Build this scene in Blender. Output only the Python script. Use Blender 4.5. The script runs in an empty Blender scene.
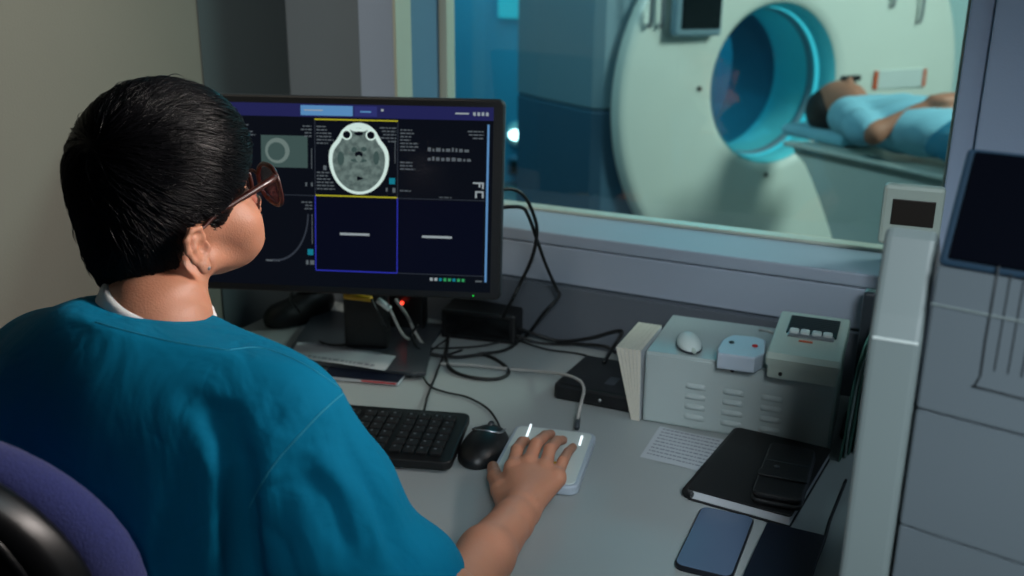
import bpy, bmesh, math, random
import numpy as np
from mathutils import Matrix, Vector
random.seed(4); RNG = np.random.default_rng(4)
SC = bpy.context.scene
COL = SC.collection
R = math.radians

# ------------------------------------------------------------------ camera
FPX, PITCH, ROLL, YAW, CAMZ = 975.0, R(17.65), R(.48), R(-26.9), 1.436
def cam_axes():
    f = Vector((math.sin(YAW)*math.cos(PITCH), math.cos(YAW)*math.cos(PITCH), -math.sin(PITCH)))
    r = Vector((math.cos(YAW), -math.sin(YAW), 0)); u = r.cross(f)
    return r*math.cos(ROLL)+u*math.sin(ROLL), -r*math.sin(ROLL)+u*math.cos(ROLL), f
CR, CU, CF = cam_axes()
cam_d = bpy.data.cameras.new('camera'); cam = bpy.data.objects.new('camera', cam_d); COL.objects.link(cam)
cam.matrix_world = Matrix(((CR.x, CU.x, -CF.x, 0), (CR.y, CU.y, -CF.y, 0), (CR.z, CU.z, -CF.z, CAMZ), (0, 0, 0, 1)))
cam_d.sensor_width = 36; cam_d.lens = FPX/1024*36; cam_d.clip_start = .02
cam_d.dof.use_dof = True; cam_d.dof.focus_distance = 1.2; cam_d.dof.aperture_fstop = 4.0
SC.camera = cam
def ray(px, py): return CF + CR*((px-512)/FPX) + CU*((288-py)/FPX)
def at(px, py, z=.75):                       # the point of the horizontal plane z seen at that pixel
    d = ray(px, py); t = (z-CAMZ)/d.z; return Vector((0, 0, CAMZ)) + d*t
def aty(px, py, y):                          # the point of the vertical plane Y = y
    d = ray(px, py); return Vector((0, 0, CAMZ)) + d*(y/d.y)
def atd(px, py, dep): return Vector((0, 0, CAMZ)) + ray(px, py)*dep

# ------------------------------------------------------------------ world, exposure
W = bpy.data.worlds.new('world'); SC.world = W; W.use_nodes = True
W.node_tree.nodes['Background'].inputs[0].default_value = (.28, .40, .50, 1)
W.node_tree.nodes['Background'].inputs[1].default_value = .038
SC.view_settings.view_transform = 'Standard'; SC.view_settings.look = 'None'
SC.view_settings.exposure = -.40; SC.view_settings.gamma = 1; SC.view_settings.use_curve_mapping = False
SC.cycles.use_denoising = True
SC.cycles.max_bounces = 8
SC.cycles.sample_clamp_indirect = 4

def area(name, loc, target, sx, sy, power, col, spread=180):
    l = bpy.data.lights.new(name, 'AREA'); l.shape = 'RECTANGLE'; l.size = sx; l.size_y = sy
    l.energy = power; l.color = col; l.spread = R(spread)
    o = bpy.data.objects.new(name, l); COL.objects.link(o); o.location = loc
    o.rotation_euler = (Vector(target)-Vector(loc)).to_track_quat('-Z', 'Y').to_euler(); return o
# control room: a dim cool ceiling panel over the desk, a soft lamp on the right, an unseen warm lamp added to wash the left wall
area('ceiling_panel_light', (.25, 1.3, 2.35), (-.55, .9, .8), .45, .3, 3.0, (.66, .90, 1.0))
area('side_light', (.62, 1.52, 1.85), (-.76, .80, 1.26), .25, .25, 3.1, (1.0, .90, .84), 46)
area('rear_fill_light', (.45, -.45, 2.0), (.02, .85, 1.05), .4, .4, 3.0, (.84, .94, 1.0), 46)  # unseen fill added behind the camera to brighten the printer front
area('warm_wall_light', (-.9, .55, 2.45), (-1.42, 1.32, 1.25), .25, .2, 2.7, (1.0, .93, .80), 62)
# scan room: cool ceiling panel, unseen turquoise and side lights around the scanner
area('scan_room_panel_light', (1.6, 3.5, 2.75), (-.6, 4.1, .9), .7, .7, 104, (.80, 1.0, .92))
area('scan_room_teal_light', (-3.0, 4.9, 2.75), (-2.6, 6.2, .9), .5, 1.6, 30, (.12, .80, .95))
area('scan_room_back_light', (-1.9, 5.9, 2.6), (-1.6, 5.4, .9), 1.2, .6, 34, (.06, .72, .90))
area('scan_room_side_fill', (-1.9, 2.4, 2.7), (-1.5, 4.3, .9), .5, .5, 24, (.55, .92, 1.0))  # added fill, brightens the side cover of the scanner

# ------------------------------------------------------------------ materials
def lin(c):
    return tuple(((v/255)/12.92 if v/255 <= .04045 else ((v/255+.055)/1.055)**2.4) for v in c) + (1,)
def mat(name, rgb, rough=.5, metal=0, bump=0, bscale=200, spec=.5, var=0, vscale=8, coat=0, sheen=0, alpha=None):
    m = bpy.data.materials.new(name); m.use_nodes = True; nt = m.node_tree; b = nt.nodes['Principled BSDF']
    b.inputs['Base Color'].default_value = lin(rgb); b.inputs['Roughness'].default_value = rough
    b.inputs['Metallic'].default_value = metal; b.inputs['Specular IOR Level'].default_value = spec
    b.inputs['Coat Weight'].default_value = coat; b.inputs['Sheen Weight'].default_value = sheen
    tc = nt.nodes.new('ShaderNodeTexCoord')
    n = nt.nodes.new('ShaderNodeTexNoise'); n.inputs['Scale'].default_value = vscale; n.inputs['Detail'].default_value = 5
    nt.links.new(tc.outputs['Object'], n.inputs['Vector'])
    mx = nt.nodes.new('ShaderNodeMix'); mx.data_type = 'RGBA'
    v = max(var, .03)
    mx.inputs[6].default_value = tuple(x*(1-v) for x in lin(rgb)[:3])+(1,); mx.inputs[7].default_value = tuple(min(1, x*(1+v)) for x in lin(rgb)[:3])+(1,)
    nt.links.new(n.outputs['Fac'], mx.inputs[0]); nt.links.new(mx.outputs[2], b.inputs['Base Color'])
    if bump:
        n2 = nt.nodes.new('ShaderNodeTexNoise'); n2.inputs['Scale'].default_value = bscale; n2.inputs['Detail'].default_value = 3
        nt.links.new(tc.outputs['Object'], n2.inputs['Vector'])
        bp = nt.nodes.new('ShaderNodeBump'); bp.inputs['Strength'].default_value = bump; bp.inputs['Distance'].default_value = .002
        nt.links.new(n2.outputs['Fac'], bp.inputs['Height']); nt.links.new(bp.outputs['Normal'], b.inputs['Normal'])
    return m
def emit(name, rgb, s=1.0):
    m = bpy.data.materials.new(name); m.use_nodes = True; nt = m.node_tree
    b = nt.nodes['Principled BSDF']; b.inputs['Base Color'].default_value = (.002, .002, .002, 1); b.inputs['Roughness'].default_value = .25; b.inputs['Specular IOR Level'].default_value = .04
    b.inputs['Emission Color'].default_value = lin(rgb); b.inputs['Emission Strength'].default_value = s*1.2
    return m
def glass(name, tint=(1, 1, 1), refl=.06, rough=.02):
    m = bpy.data.materials.new(name); m.use_nodes = True; nt = m.node_tree; nt.nodes.clear()
    o = nt.nodes.new('ShaderNodeOutputMaterial'); t = nt.nodes.new('ShaderNodeBsdfTransparent'); t.inputs[0].default_value = tint+(1,)
    g = nt.nodes.new('ShaderNodeBsdfGlossy'); g.inputs['Roughness'].default_value = rough
    mx = nt.nodes.new('ShaderNodeMixShader'); mx.inputs[0].default_value = refl
    nt.links.new(t.outputs[0], mx.inputs[1]); nt.links.new(g.outputs[0], mx.inputs[2]); nt.links.new(mx.outputs[0], o.inputs[0]); return m

M = dict(
    wall_grey=mat('painted_wall_grey', (160, 176, 200), .8, bump=.15, bscale=300),
    wall_dark=mat('painted_wall_slate', (112, 124, 134), .8, bump=.15, bscale=300),
    wall_warm=mat('painted_wall_cream', (116, 115, 106), .85, bump=.15, bscale=300),
    wall_blue=mat('scan_room_teal_paint', (74, 150, 178), .7),
    wall_pale=mat('scan_room_pale_paint', (215, 232, 224), .7),
    sill=mat('sill_laminate', (158, 168, 182), .5),
    cream=mat('aluminium_frame_cream', (200, 205, 190), .4, metal=.2),
    frameblue=mat('frame_blue_grey', (95, 135, 165), .4),
    floor=mat('vinyl_floor', (90, 98, 102), .4, var=.15, vscale=3),
    desk=mat('desk_laminate', (160, 166, 166), .42, bump=.03, bscale=500, var=.05),
    deskback=mat('desk_back_panel', (92, 98, 106), .6),
    black=mat('black_plastic', (16, 17, 19), .42),
    blackg=mat('black_gloss_plastic', (12, 13, 15), .2),
    key=mat('black_key_plastic', (13, 13, 15), .65),
    keymark=mat('key_print', (85, 90, 95), .6),
    rubber=mat('cable_rubber', (12, 13, 15), .5),
    whitecable=mat('grey_cable_rubber', (175, 172, 168), .5),
    white=mat('white_plastic', (205, 215, 212), .4),
    cool=mat('cool_white_plastic', (172, 184, 196), .4),
    beige=mat('putty_plastic', (176, 190, 180), .45),
    steel=mat('painted_steel_case', (166, 178, 177), .4, bump=.05, bscale=600),
    paper=mat('paper', (190, 195, 200), .8),
    ink=mat('printed_ink', (138, 144, 152), .8),
    bookpaper=mat('cream_paper_edges', (205, 200, 186), .85, var=.12, vscale=300),
    leather=mat('black_leather', (18, 18, 20), .45, bump=.35, bscale=700),
    notebook=mat('black_notebook_cover', (16, 16, 18), .55, bump=.2, bscale=900),
    navy=mat('navy_cover', (10, 18, 36), .45),
    phone=mat('blue_grey_phone_glass', (92, 110, 136), .22, coat=.6),
    phonerim=mat('phone_rim', (30, 34, 42), .3, metal=.5),
    greenf=mat('dark_green_folder_card', (92, 138, 122), .7, var=.2, vscale=30),
    paleedge=mat('folder_paper', (190, 205, 200), .8),
    red=mat('red_button', (190, 35, 40), .4), orange=mat('orange_print', (205, 95, 60), .5),
    darkbtn=mat('dark_button', (30, 50, 50), .4),
    yellow=mat('yellow_plug', (215, 165, 30), .5),
    smoke=mat('smoked_plastic_base', (52, 58, 64), .3),
    printer=mat('printer_slate_plastic', (96, 106, 112), .42, bump=.05, bscale=700),
    printerlight=mat('printer_light_plastic', (118, 130, 130), .4, bump=.05, bscale=700),
    bluetrim=mat('blue_trim', (38, 60, 78), .35),
    groove=mat('dark_groove', (38, 44, 48), .6),
    wall_shade=mat('painted_corner_shade', (66, 76, 80), .85),
    screenoff=mat('dark_display_glass', (6, 8, 16), .12, spec=.6),
    brownscreen=mat('dim_brown_display', (44, 38, 34), .3),
    chairfab=mat('purple_blue_upholstery', (54, 62, 124), .95, bump=.6, bscale=500, var=.35, vscale=350, sheen=.3),
    chairblk=mat('chair_black_shell', (16, 16, 18), .35),
    undershirt=mat('white_undershirt', (225, 228, 230), .9, bump=.3, bscale=800),
    metal=mat('brushed_metal', (190, 190, 195), .3, metal=1),
    tortoise=mat('tortoise_frame', (62, 24, 17), .38, var=.95, vscale=160, coat=.15),
    hairm=mat('black_hair', (8, 8, 12), .38, spec=.22),
    gantry=mat('scanner_white_cover', (216, 224, 214), .35),
    gantryside=mat('scanner_grey_cover', (118, 148, 160), .5),
    gantrydark=mat('scanner_slate_cover', (58, 92, 114), .5),
    bore=mat('scanner_bore_turquoise', (110, 222, 232), .25),
    bluecloth=mat('patient_blue_blanket', (40, 130, 160), .9, var=.2, vscale=6),
    gown=mat('patient_gown_light_blue', (135, 196, 214), .9, var=.12, vscale=9),
    patskin=mat('patient_skin', (178, 122, 98), .6),
    darkhair=mat('patient_dark_hair', (24, 16, 16), .6),
    trousers=mat('teal_trousers', (8, 88, 130), .85),
)
def scrub_material():
    m = mat('teal_scrub_cotton', (0, 115, 152), .85, var=.06, vscale=10, spec=.12)
    nt = m.node_tree; b = nt.nodes['Principled BSDF']
    tc = nt.nodes.new('ShaderNodeTexCoord')
    mp = nt.nodes.new('ShaderNodeMapping'); mp.inputs['Scale'].default_value = (9, 9, 3.5)
    n = nt.nodes.new('ShaderNodeTexNoise'); n.inputs['Scale'].default_value = 1.3; n.inputs['Detail'].default_value = 3; n.inputs['Distortion'].default_value = .8
    n2 = nt.nodes.new('ShaderNodeTexNoise'); n2.inputs['Scale'].default_value = 900
    nt.links.new(tc.outputs['Object'], mp.inputs[0]); nt.links.new(mp.outputs[0], n.inputs['Vector']); nt.links.new(tc.outputs['Object'], n2.inputs['Vector'])
    b1 = nt.nodes.new('ShaderNodeBump'); b1.inputs['Strength'].default_value = .45; b1.inputs['Distance'].default_value = .02
    n3 = nt.nodes.new('ShaderNodeTexNoise'); n3.inputs['Scale'].default_value = 11; n3.inputs['Detail'].default_value = 2; n3.inputs['Distortion'].default_value = 1.2
    ma = nt.nodes.new('ShaderNodeMath'); ma.operation = 'SUBTRACT'; ma.inputs[1].default_value = .5; mb = nt.nodes.new('ShaderNodeMath'); mb.operation = 'ABSOLUTE'
    mc_ = nt.nodes.new('ShaderNodeMath'); mc_.operation = 'MINIMUM'; mc_.inputs[1].default_value = .09
    nt.links.new(tc.outputs['Object'], n3.inputs['Vector']); nt.links.new(n3.outputs['Fac'], ma.inputs[0]); nt.links.new(ma.outputs[0], mb.inputs[0]); nt.links.new(mb.outputs[0], mc_.inputs[0])
    b3 = nt.nodes.new('ShaderNodeBump'); b3.inputs['Strength'].default_value = .13; b3.inputs['Distance'].default_value = .02; nt.links.new(mc_.outputs[0], b3.inputs['Height']); nt.links.new(b3.outputs['Normal'], b1.inputs['Normal'])
    b2 = nt.nodes.new('ShaderNodeBump'); b2.inputs['Strength'].default_value = .25; b2.inputs['Distance'].default_value = .001
    nt.links.new(n.outputs['Fac'], b1.inputs['Height']); nt.links.new(n2.outputs['Fac'], b2.inputs['Height'])
    nt.links.new(b1.outputs['Normal'], b2.inputs['Normal']); nt.links.new(b2.outputs['Normal'], b.inputs['Normal'])
    return m
M['scrub'] = scrub_material()
M['seam'] = mat('scrub_stitching', (30, 140, 172), .8)
def skin_material():
    m = mat('skin', (194, 134, 106), .5, var=.10, vscale=25, bump=.25, bscale=450)
    b = m.node_tree.nodes['Principled BSDF']; b.inputs['Subsurface Weight'].default_value = .12
    b.inputs['Subsurface Radius'].default_value = (.012, .005, .003); b.inputs['Subsurface Scale'].default_value = 1
    return m
M['skin'] = skin_material()
M['glass'] = glass('window_pane_glass', (.93, .98, .98), .045)
M['lens'] = glass('tinted_lens', (.86, .72, .74), .07, .03)

# ------------------------------------------------------------------ object helpers
WM = {}
def mtx(loc, rotz=0): return Matrix.Translation(Vector(loc)) @ Matrix.Rotation(rotz, 4, 'Z')
def tag(o, label, cat, group=None, kind=None):
    o['label'] = label; o['category'] = cat
    if group: o['group'] = group
    if kind: o['kind'] = kind
    return o
def thing(name, label, cat, loc, rotz=0, group=None, matrix=None):
    o = bpy.data.objects.new(name, None); COL.objects.link(o)
    m = matrix if matrix is not None else mtx(loc, rotz)
    o.matrix_world = m; WM[o] = m.copy(); o.empty_display_size = .05
    return tag(o, label, cat, group)
class B:                                     # mesh builder
    def __init__(s): s.v = []; s.f = []; s.m = []; s.n = 0; s.mats = []; s.cur = 0; s.sm = []
    def use(s, m):
        if m not in s.mats: s.mats.append(m)
        s.cur = s.mats.index(m); return s
    def add(s, verts, faces, T=None, smooth=True):
        if T is not None: verts = [T @ Vector(v) for v in verts]
        s.v += [tuple(v) for v in verts]; s.f += [tuple(i+s.n for i in f) for f in faces]
        s.m += [s.cur]*len(faces); s.sm += [smooth]*len(faces); s.n += len(verts); return s
    def box(s, c, d, bev=.002, T=None, seg=2, rz=0):
        bm = bmesh.new(); bmesh.ops.create_cube(bm, size=1)
        for v in bm.verts: v.co = Vector((v.co.x*d[0], v.co.y*d[1], v.co.z*d[2]))
        if bev: bmesh.ops.bevel(bm, geom=bm.edges[:], offset=min(bev, min(d)*.49), segments=seg, affect='EDGES', profile=.5)
        X = mtx(c, rz)
        if T is not None: X = T @ X
        bm.verts.index_update()
        s.add([v.co for v in bm.verts], [[v.index for v in f.verts] for f in bm.faces], X, smooth=False); bm.free(); return s
    def prism(s, pts, z0, z1, bev=0, T=None, seg=3):   # outline in xy, extruded z
        bm = bmesh.new(); vs = [bm.verts.new((p[0], p[1], z0)) for p in pts]; f = bm.faces.new(vs)
        r = bmesh.ops.extrude_face_region(bm, geom=[f])
        for e in r['geom']:
            if isinstance(e, bmesh.types.BMVert): e.co.z = z1
        bmesh.ops.recalc_face_normals(bm, faces=bm.faces[:])
        if bev:
            ed = [e for e in bm.edges if abs(e.verts[0].co.z-e.verts[1].co.z) < 1e-7]
            bmesh.ops.bevel(bm, geom=ed, offset=bev, segments=seg, affect='EDGES', profile=.5)
        bm.verts.index_update()
        s.add([v.co for v in bm.verts], [[v.index for v in f.verts] for f in bm.faces], T, smooth=False); bm.free(); return s
    def tube(s, pts, r, seg=8, closed=False, cap=True, smoothn=0, flat=1.0):
        P = [Vector(p) for p in pts]
        if smoothn: P = spline(P, smoothn, closed)
        n = len(P); rr = r if hasattr(r, '__len__') else [r]*n
        if len(rr) != n: rr = list(np.interp(np.linspace(0, 1, n), np.linspace(0, 1, len(rr)), rr))
        up = Vector((0, 0, 1)); prev = None; V = []; F = []
        for i in range(n):
            a = P[(i-1) % n] if (closed or i > 0) else P[i]; b = P[(i+1) % n] if (closed or i < n-1) else P[i]
            t = (b-a).normalized()
            if prev is None:
                x = t.cross(up)
                if x.length < 1e-3: x = t.cross(Vector((1, 0, 0)))
                x.normalize()
            else:
                x = prev - t*prev.dot(t); x.normalize()
            prev = x; y = t.cross(x)
            for k in range(seg):
                an = 2*math.pi*k/seg; V.append(P[i] + (x*math.cos(an) + y*math.sin(an)*flat)*rr[i])
        m = n if closed else n-1
        for i in range(m):
            for k in range(seg):
                a = i*seg+k; b = i*seg+(k+1) % seg; c = ((i+1) % n)*seg+(k+1) % seg; d = ((i+1) % n)*seg+k
                F.append((a, d, c, b))
        if cap and not closed: F.append(tuple(range(seg))); F.append(tuple((n-1)*seg+k for k in reversed(range(seg))))
        return s.add(V, F)
    def lathe(s, prof, seg=48, T=None, arc=None):   # profile (radius, height)
        V = []; F = []; n = len(prof)
        for k in range(seg):
            a = 2*math.pi*k/seg
            for r, z in prof: V.append((r*math.cos(a), r*math.sin(a), z))
        for k in range(seg):
            for i in range(n-1):
                F.append((k*n+i, ((k+1) % seg)*n+i, ((k+1) % seg)*n+i+1, k*n+i+1))
        return s.add(V, F, T)
    def ball(s, c, r, seg=20, T=None):
        rx, ry, rz = r if hasattr(r, '__len__') else (r, r, r)
        V = []; F = []; h = seg//2
        for i in range(h+1):
            for k in range(seg):
                a = math.pi*i/h; b = 2*math.pi*k/seg
                V.append((c[0]+rx*math.sin(a)*math.cos(b), c[1]+ry*math.sin(a)*math.sin(b), c[2]+rz*math.cos(a)))
        for i in range(h):
            for k in range(seg): F.append((i*seg+k, (i+1)*seg+k, (i+1)*seg+(k+1) % seg, i*seg+(k+1) % seg))
        return s.add(V, F, T)
    def quad(s, a, b, c, d, T=None): return s.add([a, b, c, d], [(0, 1, 2, 3)], T, smooth=False)
def spline(P, n=8, closed=False):
    out = []; L = len(P)
    for i in range(L if closed else L-1):
        g = lambda k: P[k % L] if closed else P[max(0, min(L-1, k))]
        p0, p1, p2, p3 = g(i-1), g(i), g(i+1), g(i+2)
        for k in range(n):
            t = k/n
            out.append(.5*((2*p1)+(-p0+p2)*t+(2*p0-5*p1+4*p2-p3)*t*t+(-p0+3*p1-3*p2+p3)*t*t*t))
    if not closed: out.append(P[-1])
    return out
def build(name, b, m=None, parent=None, world=False, loc=None):
    """link the builder's shape as one mesh object; coordinates are the parent's own frame unless world"""
    me = bpy.data.meshes.new(name)
    if isinstance(b, tuple): V, F = b; mats = [m]; mi = None; sm = None
    else: V, F, mats, mi, sm = b.v, b.f, (b.mats or [m]), b.m, b.sm
    base = WM[parent] if parent is not None else Matrix.Identity(4)
    if isinstance(V, np.ndarray):
        me.vertices.add(len(V)); me.vertices.foreach_set('co', V.astype(np.float32).ravel())
        nf, k = F.shape; me.loops.add(nf*k); me.polygons.add(nf)
        me.polygons.foreach_set('loop_start', np.arange(0, nf*k, k, dtype=np.int32)); me.loops.foreach_set('vertex_index', F.astype(np.int32).ravel())
        me.update(calc_edges=True); me.validate()
    else: me.from_pydata([tuple(v) for v in V], [], F)
    for q in mats: me.materials.append(q)
    if mi is not None: me.polygons.foreach_set('material_index', mi)
    me.polygons.foreach_set('use_smooth', sm if sm is not None else [True]*len(me.polygons))
    me.update()
    o = bpy.data.objects.new(name, me); COL.objects.link(o)
    mw = base.copy()
    if world: me.transform(base.inverted())
    if loc is not None:
        me.transform(Matrix.Translation(-Vector(loc))); mw = base @ Matrix.Translation(Vector(loc)); o.location = loc
    if parent is not None: o.parent = parent
    WM[o] = mw
    return o
def structure(name, b, m, **k):
    o = build(name, b, m, **k); o['kind'] = 'structure'; return o
def rrect(w, h, r, n=6, cx=0, cy=0):
    out = []
    for sx, sy, a0 in ((1, 1, 0), (-1, 1, 90), (-1, -1, 180), (1, -1, 270)):
        for k in range(n+1):
            a = R(a0+90*k/n); out.append((cx+sx*(w/2-r)+r*math.cos(a), cy+sy*(h/2-r)+r*math.sin(a)))
    return out

# ---- signed distance shapes meshed with surface nets (organic bodies)
def ell(p, c, r):
    q = p-np.array(c); r = np.array(r); k0 = np.linalg.norm(q/r, axis=-1); k1 = np.linalg.norm(q/(r*r), axis=-1)+1e-9
    return k0*(k0-1)/k1
def ellr(p, c, r, ax, deg):
    m = np.array(Matrix.Rotation(R(deg), 3, ax)); return ell((p-np.array(c))@m, (0, 0, 0), r)
def cap(p, a, b, ra, rb):
    a = np.array(a, float); b = np.array(b, float); ab = b-a; t = np.clip(((p-a)@ab)/(ab@ab), 0, 1)
    return np.linalg.norm(p-a-t[..., None]*ab, axis=-1)-(ra+(rb-ra)*t)
def chain(p, pts, rs, k=.004):
    d = None
    for i in range(len(pts)-1):
        e = cap(p, pts[i], pts[i+1], rs[i], rs[i+1]); d = e if d is None else smin(d, e, k)
    return d
def smin(a, b, k):
    h = np.clip(.5+.5*(b-a)/k, 0, 1); return b+(a-b)*h-k*h*(1-h)
def smax(a, b, k): return -smin(-a, -b, k)
def nets(fn, lo, hi, h):
    lo = np.array(lo, float); n = np.ceil((np.array(hi)-lo)/h).astype(int)+1
    xs = [lo[i]+h*np.arange(n[i]) for i in range(3)]
    val = np.empty(n, np.float32)
    for i in range(0, n[0], 24):
        g = np.stack(np.meshgrid(xs[0][i:i+24], xs[1], xs[2], indexing='ij'), -1); val[i:i+24] = fn(g)
    ins = val < 0; c = n-1
    acc = np.zeros(tuple(c)+(3,), np.float32); cnt = np.zeros(tuple(c), np.float32)
    for ax in range(3):
        o = [a for a in range(3) if a != ax]
        for s1 in (0, 1):
            for s2 in (0, 1):
                sl0 = [None]*3; sl1 = [None]*3
                sl0[ax] = slice(0, c[ax]); sl1[ax] = slice(1, c[ax]+1)
                for oo, s in zip(o, (s1, s2)): sl0[oo] = slice(s, s+c[oo]); sl1[oo] = sl0[oo]
                v0 = val[tuple(sl0)]; v1 = val[tuple(sl1)]; x = (v0 < 0) != (v1 < 0)
                t = np.where(x, v0/np.where(x, v0-v1, 1), 0)
                acc[..., ax] += np.where(x, t, 0); acc[..., o[0]] += x*s1; acc[..., o[1]] += x*s2; cnt += x
    mask = cnt > 0; idx = -np.ones(tuple(c), np.int64); idx[mask] = np.arange(mask.sum())
    I = np.argwhere(mask); V = (I + acc[mask]/cnt[mask][:, None])*h + lo
    F = []
    for ax in range(3):
        o1, o2 = (ax+1) % 3, (ax+2) % 3
        sl0 = [slice(1, c[a]) for a in range(3)]; sl1 = list(sl0); sl0[ax] = slice(0, c[ax]); sl1[ax] = slice(1, c[ax]+1)
        a = ins[tuple(sl0)]; b = ins[tuple(sl1)]; e = np.argwhere(a != b)
        if not len(e): continue
        up = a[tuple(e.T)]
        base = e.copy(); base[:, o1] += 1; base[:, o2] += 1
        def cell(d1, d2):
            q = base.copy(); q[:, o1] -= d1; q[:, o2] -= d2; return idx[tuple(q.T)]
        Q = np.stack([cell(1, 1), cell(0, 1), cell(0, 0), cell(1, 0)], 1)
        Q[~up] = Q[~up][:, ::-1]; F.append(Q)
    F = np.concatenate(F); F = F[(F >= 0).all(1)]
    return V, F
def grad(fn, p, e=1e-3):
    g = np.stack([fn(p+np.eye(3)[i]*e)-fn(p-np.eye(3)[i]*e) for i in range(3)], -1)
    return g/(np.linalg.norm(g, axis=-1, keepdims=True)+1e-9)
def march(fn, px, py, d0=.3):
    """first point of a body met along a line of sight: used to lay seams on its surface"""
    o = np.array([0, 0, CAMZ]); d = np.array(ray(px, py)); d = d/np.linalg.norm(d); t = d0
    for _ in range(90):
        s = float(fn((o+d*t)[None])[0])
        if s < 2e-4: break
        t += s*.7
    return Vector(o+d*t) if s < 2e-3 else None
def join(a, b):
    return np.concatenate([a[0], b[0]]), np.concatenate([a[1], b[1]+len(a[0])])

# ================================================================== SETTING
WY = 1.676                                     # face of the window wall
SX0, SX1, SZ0 = -1.105, -.079, .955             # window opening
structure('floor', B().box((0, 3, -.05), (9, 9, .1), 0), M['floor'])
b = B()
def wallbox(b, x0, x1, y0, y1, z0, z1, bev=0): return b.box(((x0+x1)/2, (y0+y1)/2, (z0+z1)/2), (x1-x0, y1-y0, z1-z0), bev)
wallbox(b, -1.39, SX0, WY, WY+.16, 0, 2.8); wallbox(b, SX1, 2.0, WY, WY+.16, 0, 2.8)
wallbox(b, SX0, SX1, WY, WY+.16, 0, SZ0); wallbox(b, SX0, SX1, WY, WY+.16, 2.2, 2.8)
structure('wall_front', b, M['wall_dark'])
b = B(); wallbox(b, -1.55, -1.39, -1.2, WY+.16, 0, 2.8)
structure('wall_left', b, M['wall_warm'])
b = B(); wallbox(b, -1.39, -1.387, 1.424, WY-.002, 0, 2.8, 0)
structure('wall_shade_strip', b, M['wall_shade'])  # dark painted strip standing in for the shade near the corner
# casing strip, pilaster at right, lower wall lining and the sill
b = B(); wallbox(b, -1.19, SX0, WY-.02, WY, .75, 2.3, .003); structure('trim_1', b, M['wall_grey'])
b = B(); wallbox(b, SX1, SX1+.035, WY-.012, WY, .95, 2.3, .003); structure('trim_2', b, M['wall_grey'])
b = B(); wallbox(b, SX1+.035, 1.2, WY-.03, WY, .75, 2.3, .003); structure('trim_3', b, M['wall_grey'])
win = structure('window_1', B().box(((SX0+SX1)/2, WY+.162, 1.59), (SX1-SX0-.02, .006, 1.22), 0), M['glass'])
b = B()
wallbox(b, SX0, SX0+.022, WY+.145, WY+.18, .96, 2.2, .002); wallbox(b, SX1-.012, SX1, WY+.145, WY+.18, .96, 2.2, .002)
wallbox(b, SX0, SX1, WY+.145, WY+.18, .967, .974, .002); wallbox(b, SX0, SX1, WY+.145, WY+.18, 2.17, 2.2, .002)
o = build('window_frame', b, M['cream'], win, world=True)
b = B(); wallbox(b, SX0-.0005, SX0+.004, WY+.035, WY+.144, .96, 2.2, .001)
o = build('jamb_lining', b, M['frameblue'], win, world=True)
b = B(); wallbox(b, SX0-.001, SX0+.006, WY-.022, WY+.034, .96, 2.2, .001)
o = build('jamb_trim', b, M['cream'], win, world=True)
b = B(); wallbox(b, SX0, SX1+.02, WY-.012, WY+.16, SZ0-.012, .967, .003)
o = build('window_sill', b, M['sill'], win, world=True)
b = B(); wallbox(b, -1.36, .9, WY-.012, WY-.0005, .868, SZ0-.014, .002); structure('trim_5', b, M['sill'])
# scan room shell
b = B(); wallbox(b, -4.2, -1.1, 6.3, 6.45, 0, 2.9); structure('wall_back', b, M['wall_blue'])
b = B(); wallbox(b, -1.1, 3.2, 6.28, 6.45, 0, 2.9); structure('wall_back_right', b, M['wall_pale'])
b = B(); wallbox(b, 2.9, 3.05, WY+.17, 6.3, 0, 2.9); structure('wall_right', b, M['wall_pale'])
b = B(); wallbox(b, -4.2, -4.05, WY+.17, 6.3, 0, 2.9); structure('wall_far_left', b, M['wall_blue'])

# ================================================================== SCAN ROOM
CTA = R(53.0); CT = thing('scanner', 'large white ring shaped hospital scanner with turquoise bore behind the window', 'medical scanner', (-.955, 4.37, 0), CTA)
# local frame: x along the face, -y towards the patient's feet, bore centre at z 1.0
RX = Matrix.Rotation(R(-90), 4, 'X')            # lathe axis z -> +y
def ring_lathe(prof, cx, cz, seg=96): return B().lathe(prof, seg, Matrix.Translation((cx, 0, cz)) @ RX)
def face_ring(n=128):
    """front cover: disc with an off-centre round opening, rounded outer and inner lips"""
    V = []; F = []
    rows = []
    def P(t, a):  # t 0 = opening, 1 = rim
        x0, z0 = .02+.342*math.cos(a), 1.0+.342*math.sin(a); x1, z1 = .19+.97*math.cos(a), .935+.925*math.sin(a)
        return x0+(x1-x0)*t, z0+(z1-z0)*t
    prof = [(-.02, .16), (-.012, .05), (0, .012), (.02, -.006), (.08, -.012), (.3, -.01), (.6, -.006), (.9, 0), (.96, .006), (.985, .02), (.998, .04), (1.0, .055), (.985, .07), (.90, .075)]
    for t, y in prof:
        for k in range(n):
            x, z = P(t, 2*math.pi*k/n); V.append((x, y, z))
    for i in range(len(prof)-1):
        for k in range(n): F.append((i*n+k, i*n+(k+1) % n, (i+1)*n+(k+1) % n, (i+1)*n+k))
    return V, F
build('front_cover', face_ring(), M['gantry'], CT)
def shroud(z0, z1, m, name, crown=0):           # boxy rear cover with rounded rear corners, hollow around the bore
    out_ = [(-.80, .085), (-.835, .12), (-.86, .55), (-.85, .78), (-.78, .86), (-.5, .88), (-.36, .88), (-.34, .085)]
    for sg in (-1, 1):
        o_ = [((x if sg < 0 else .27-x*1.0-.0), y) for x, y in out_]
        o_ = o_ if sg < 0 else [(x if x > .5 else .36, y) for x, y in o_][::-1]
        build(name, B().prism(o_, z0, z1, .012), m, CT)
shroud(.02, .915, M['gantrydark'], 'lower_shroud'); shroud(.917, 1.86, M['gantryside'], 'upper_shroud')
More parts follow.
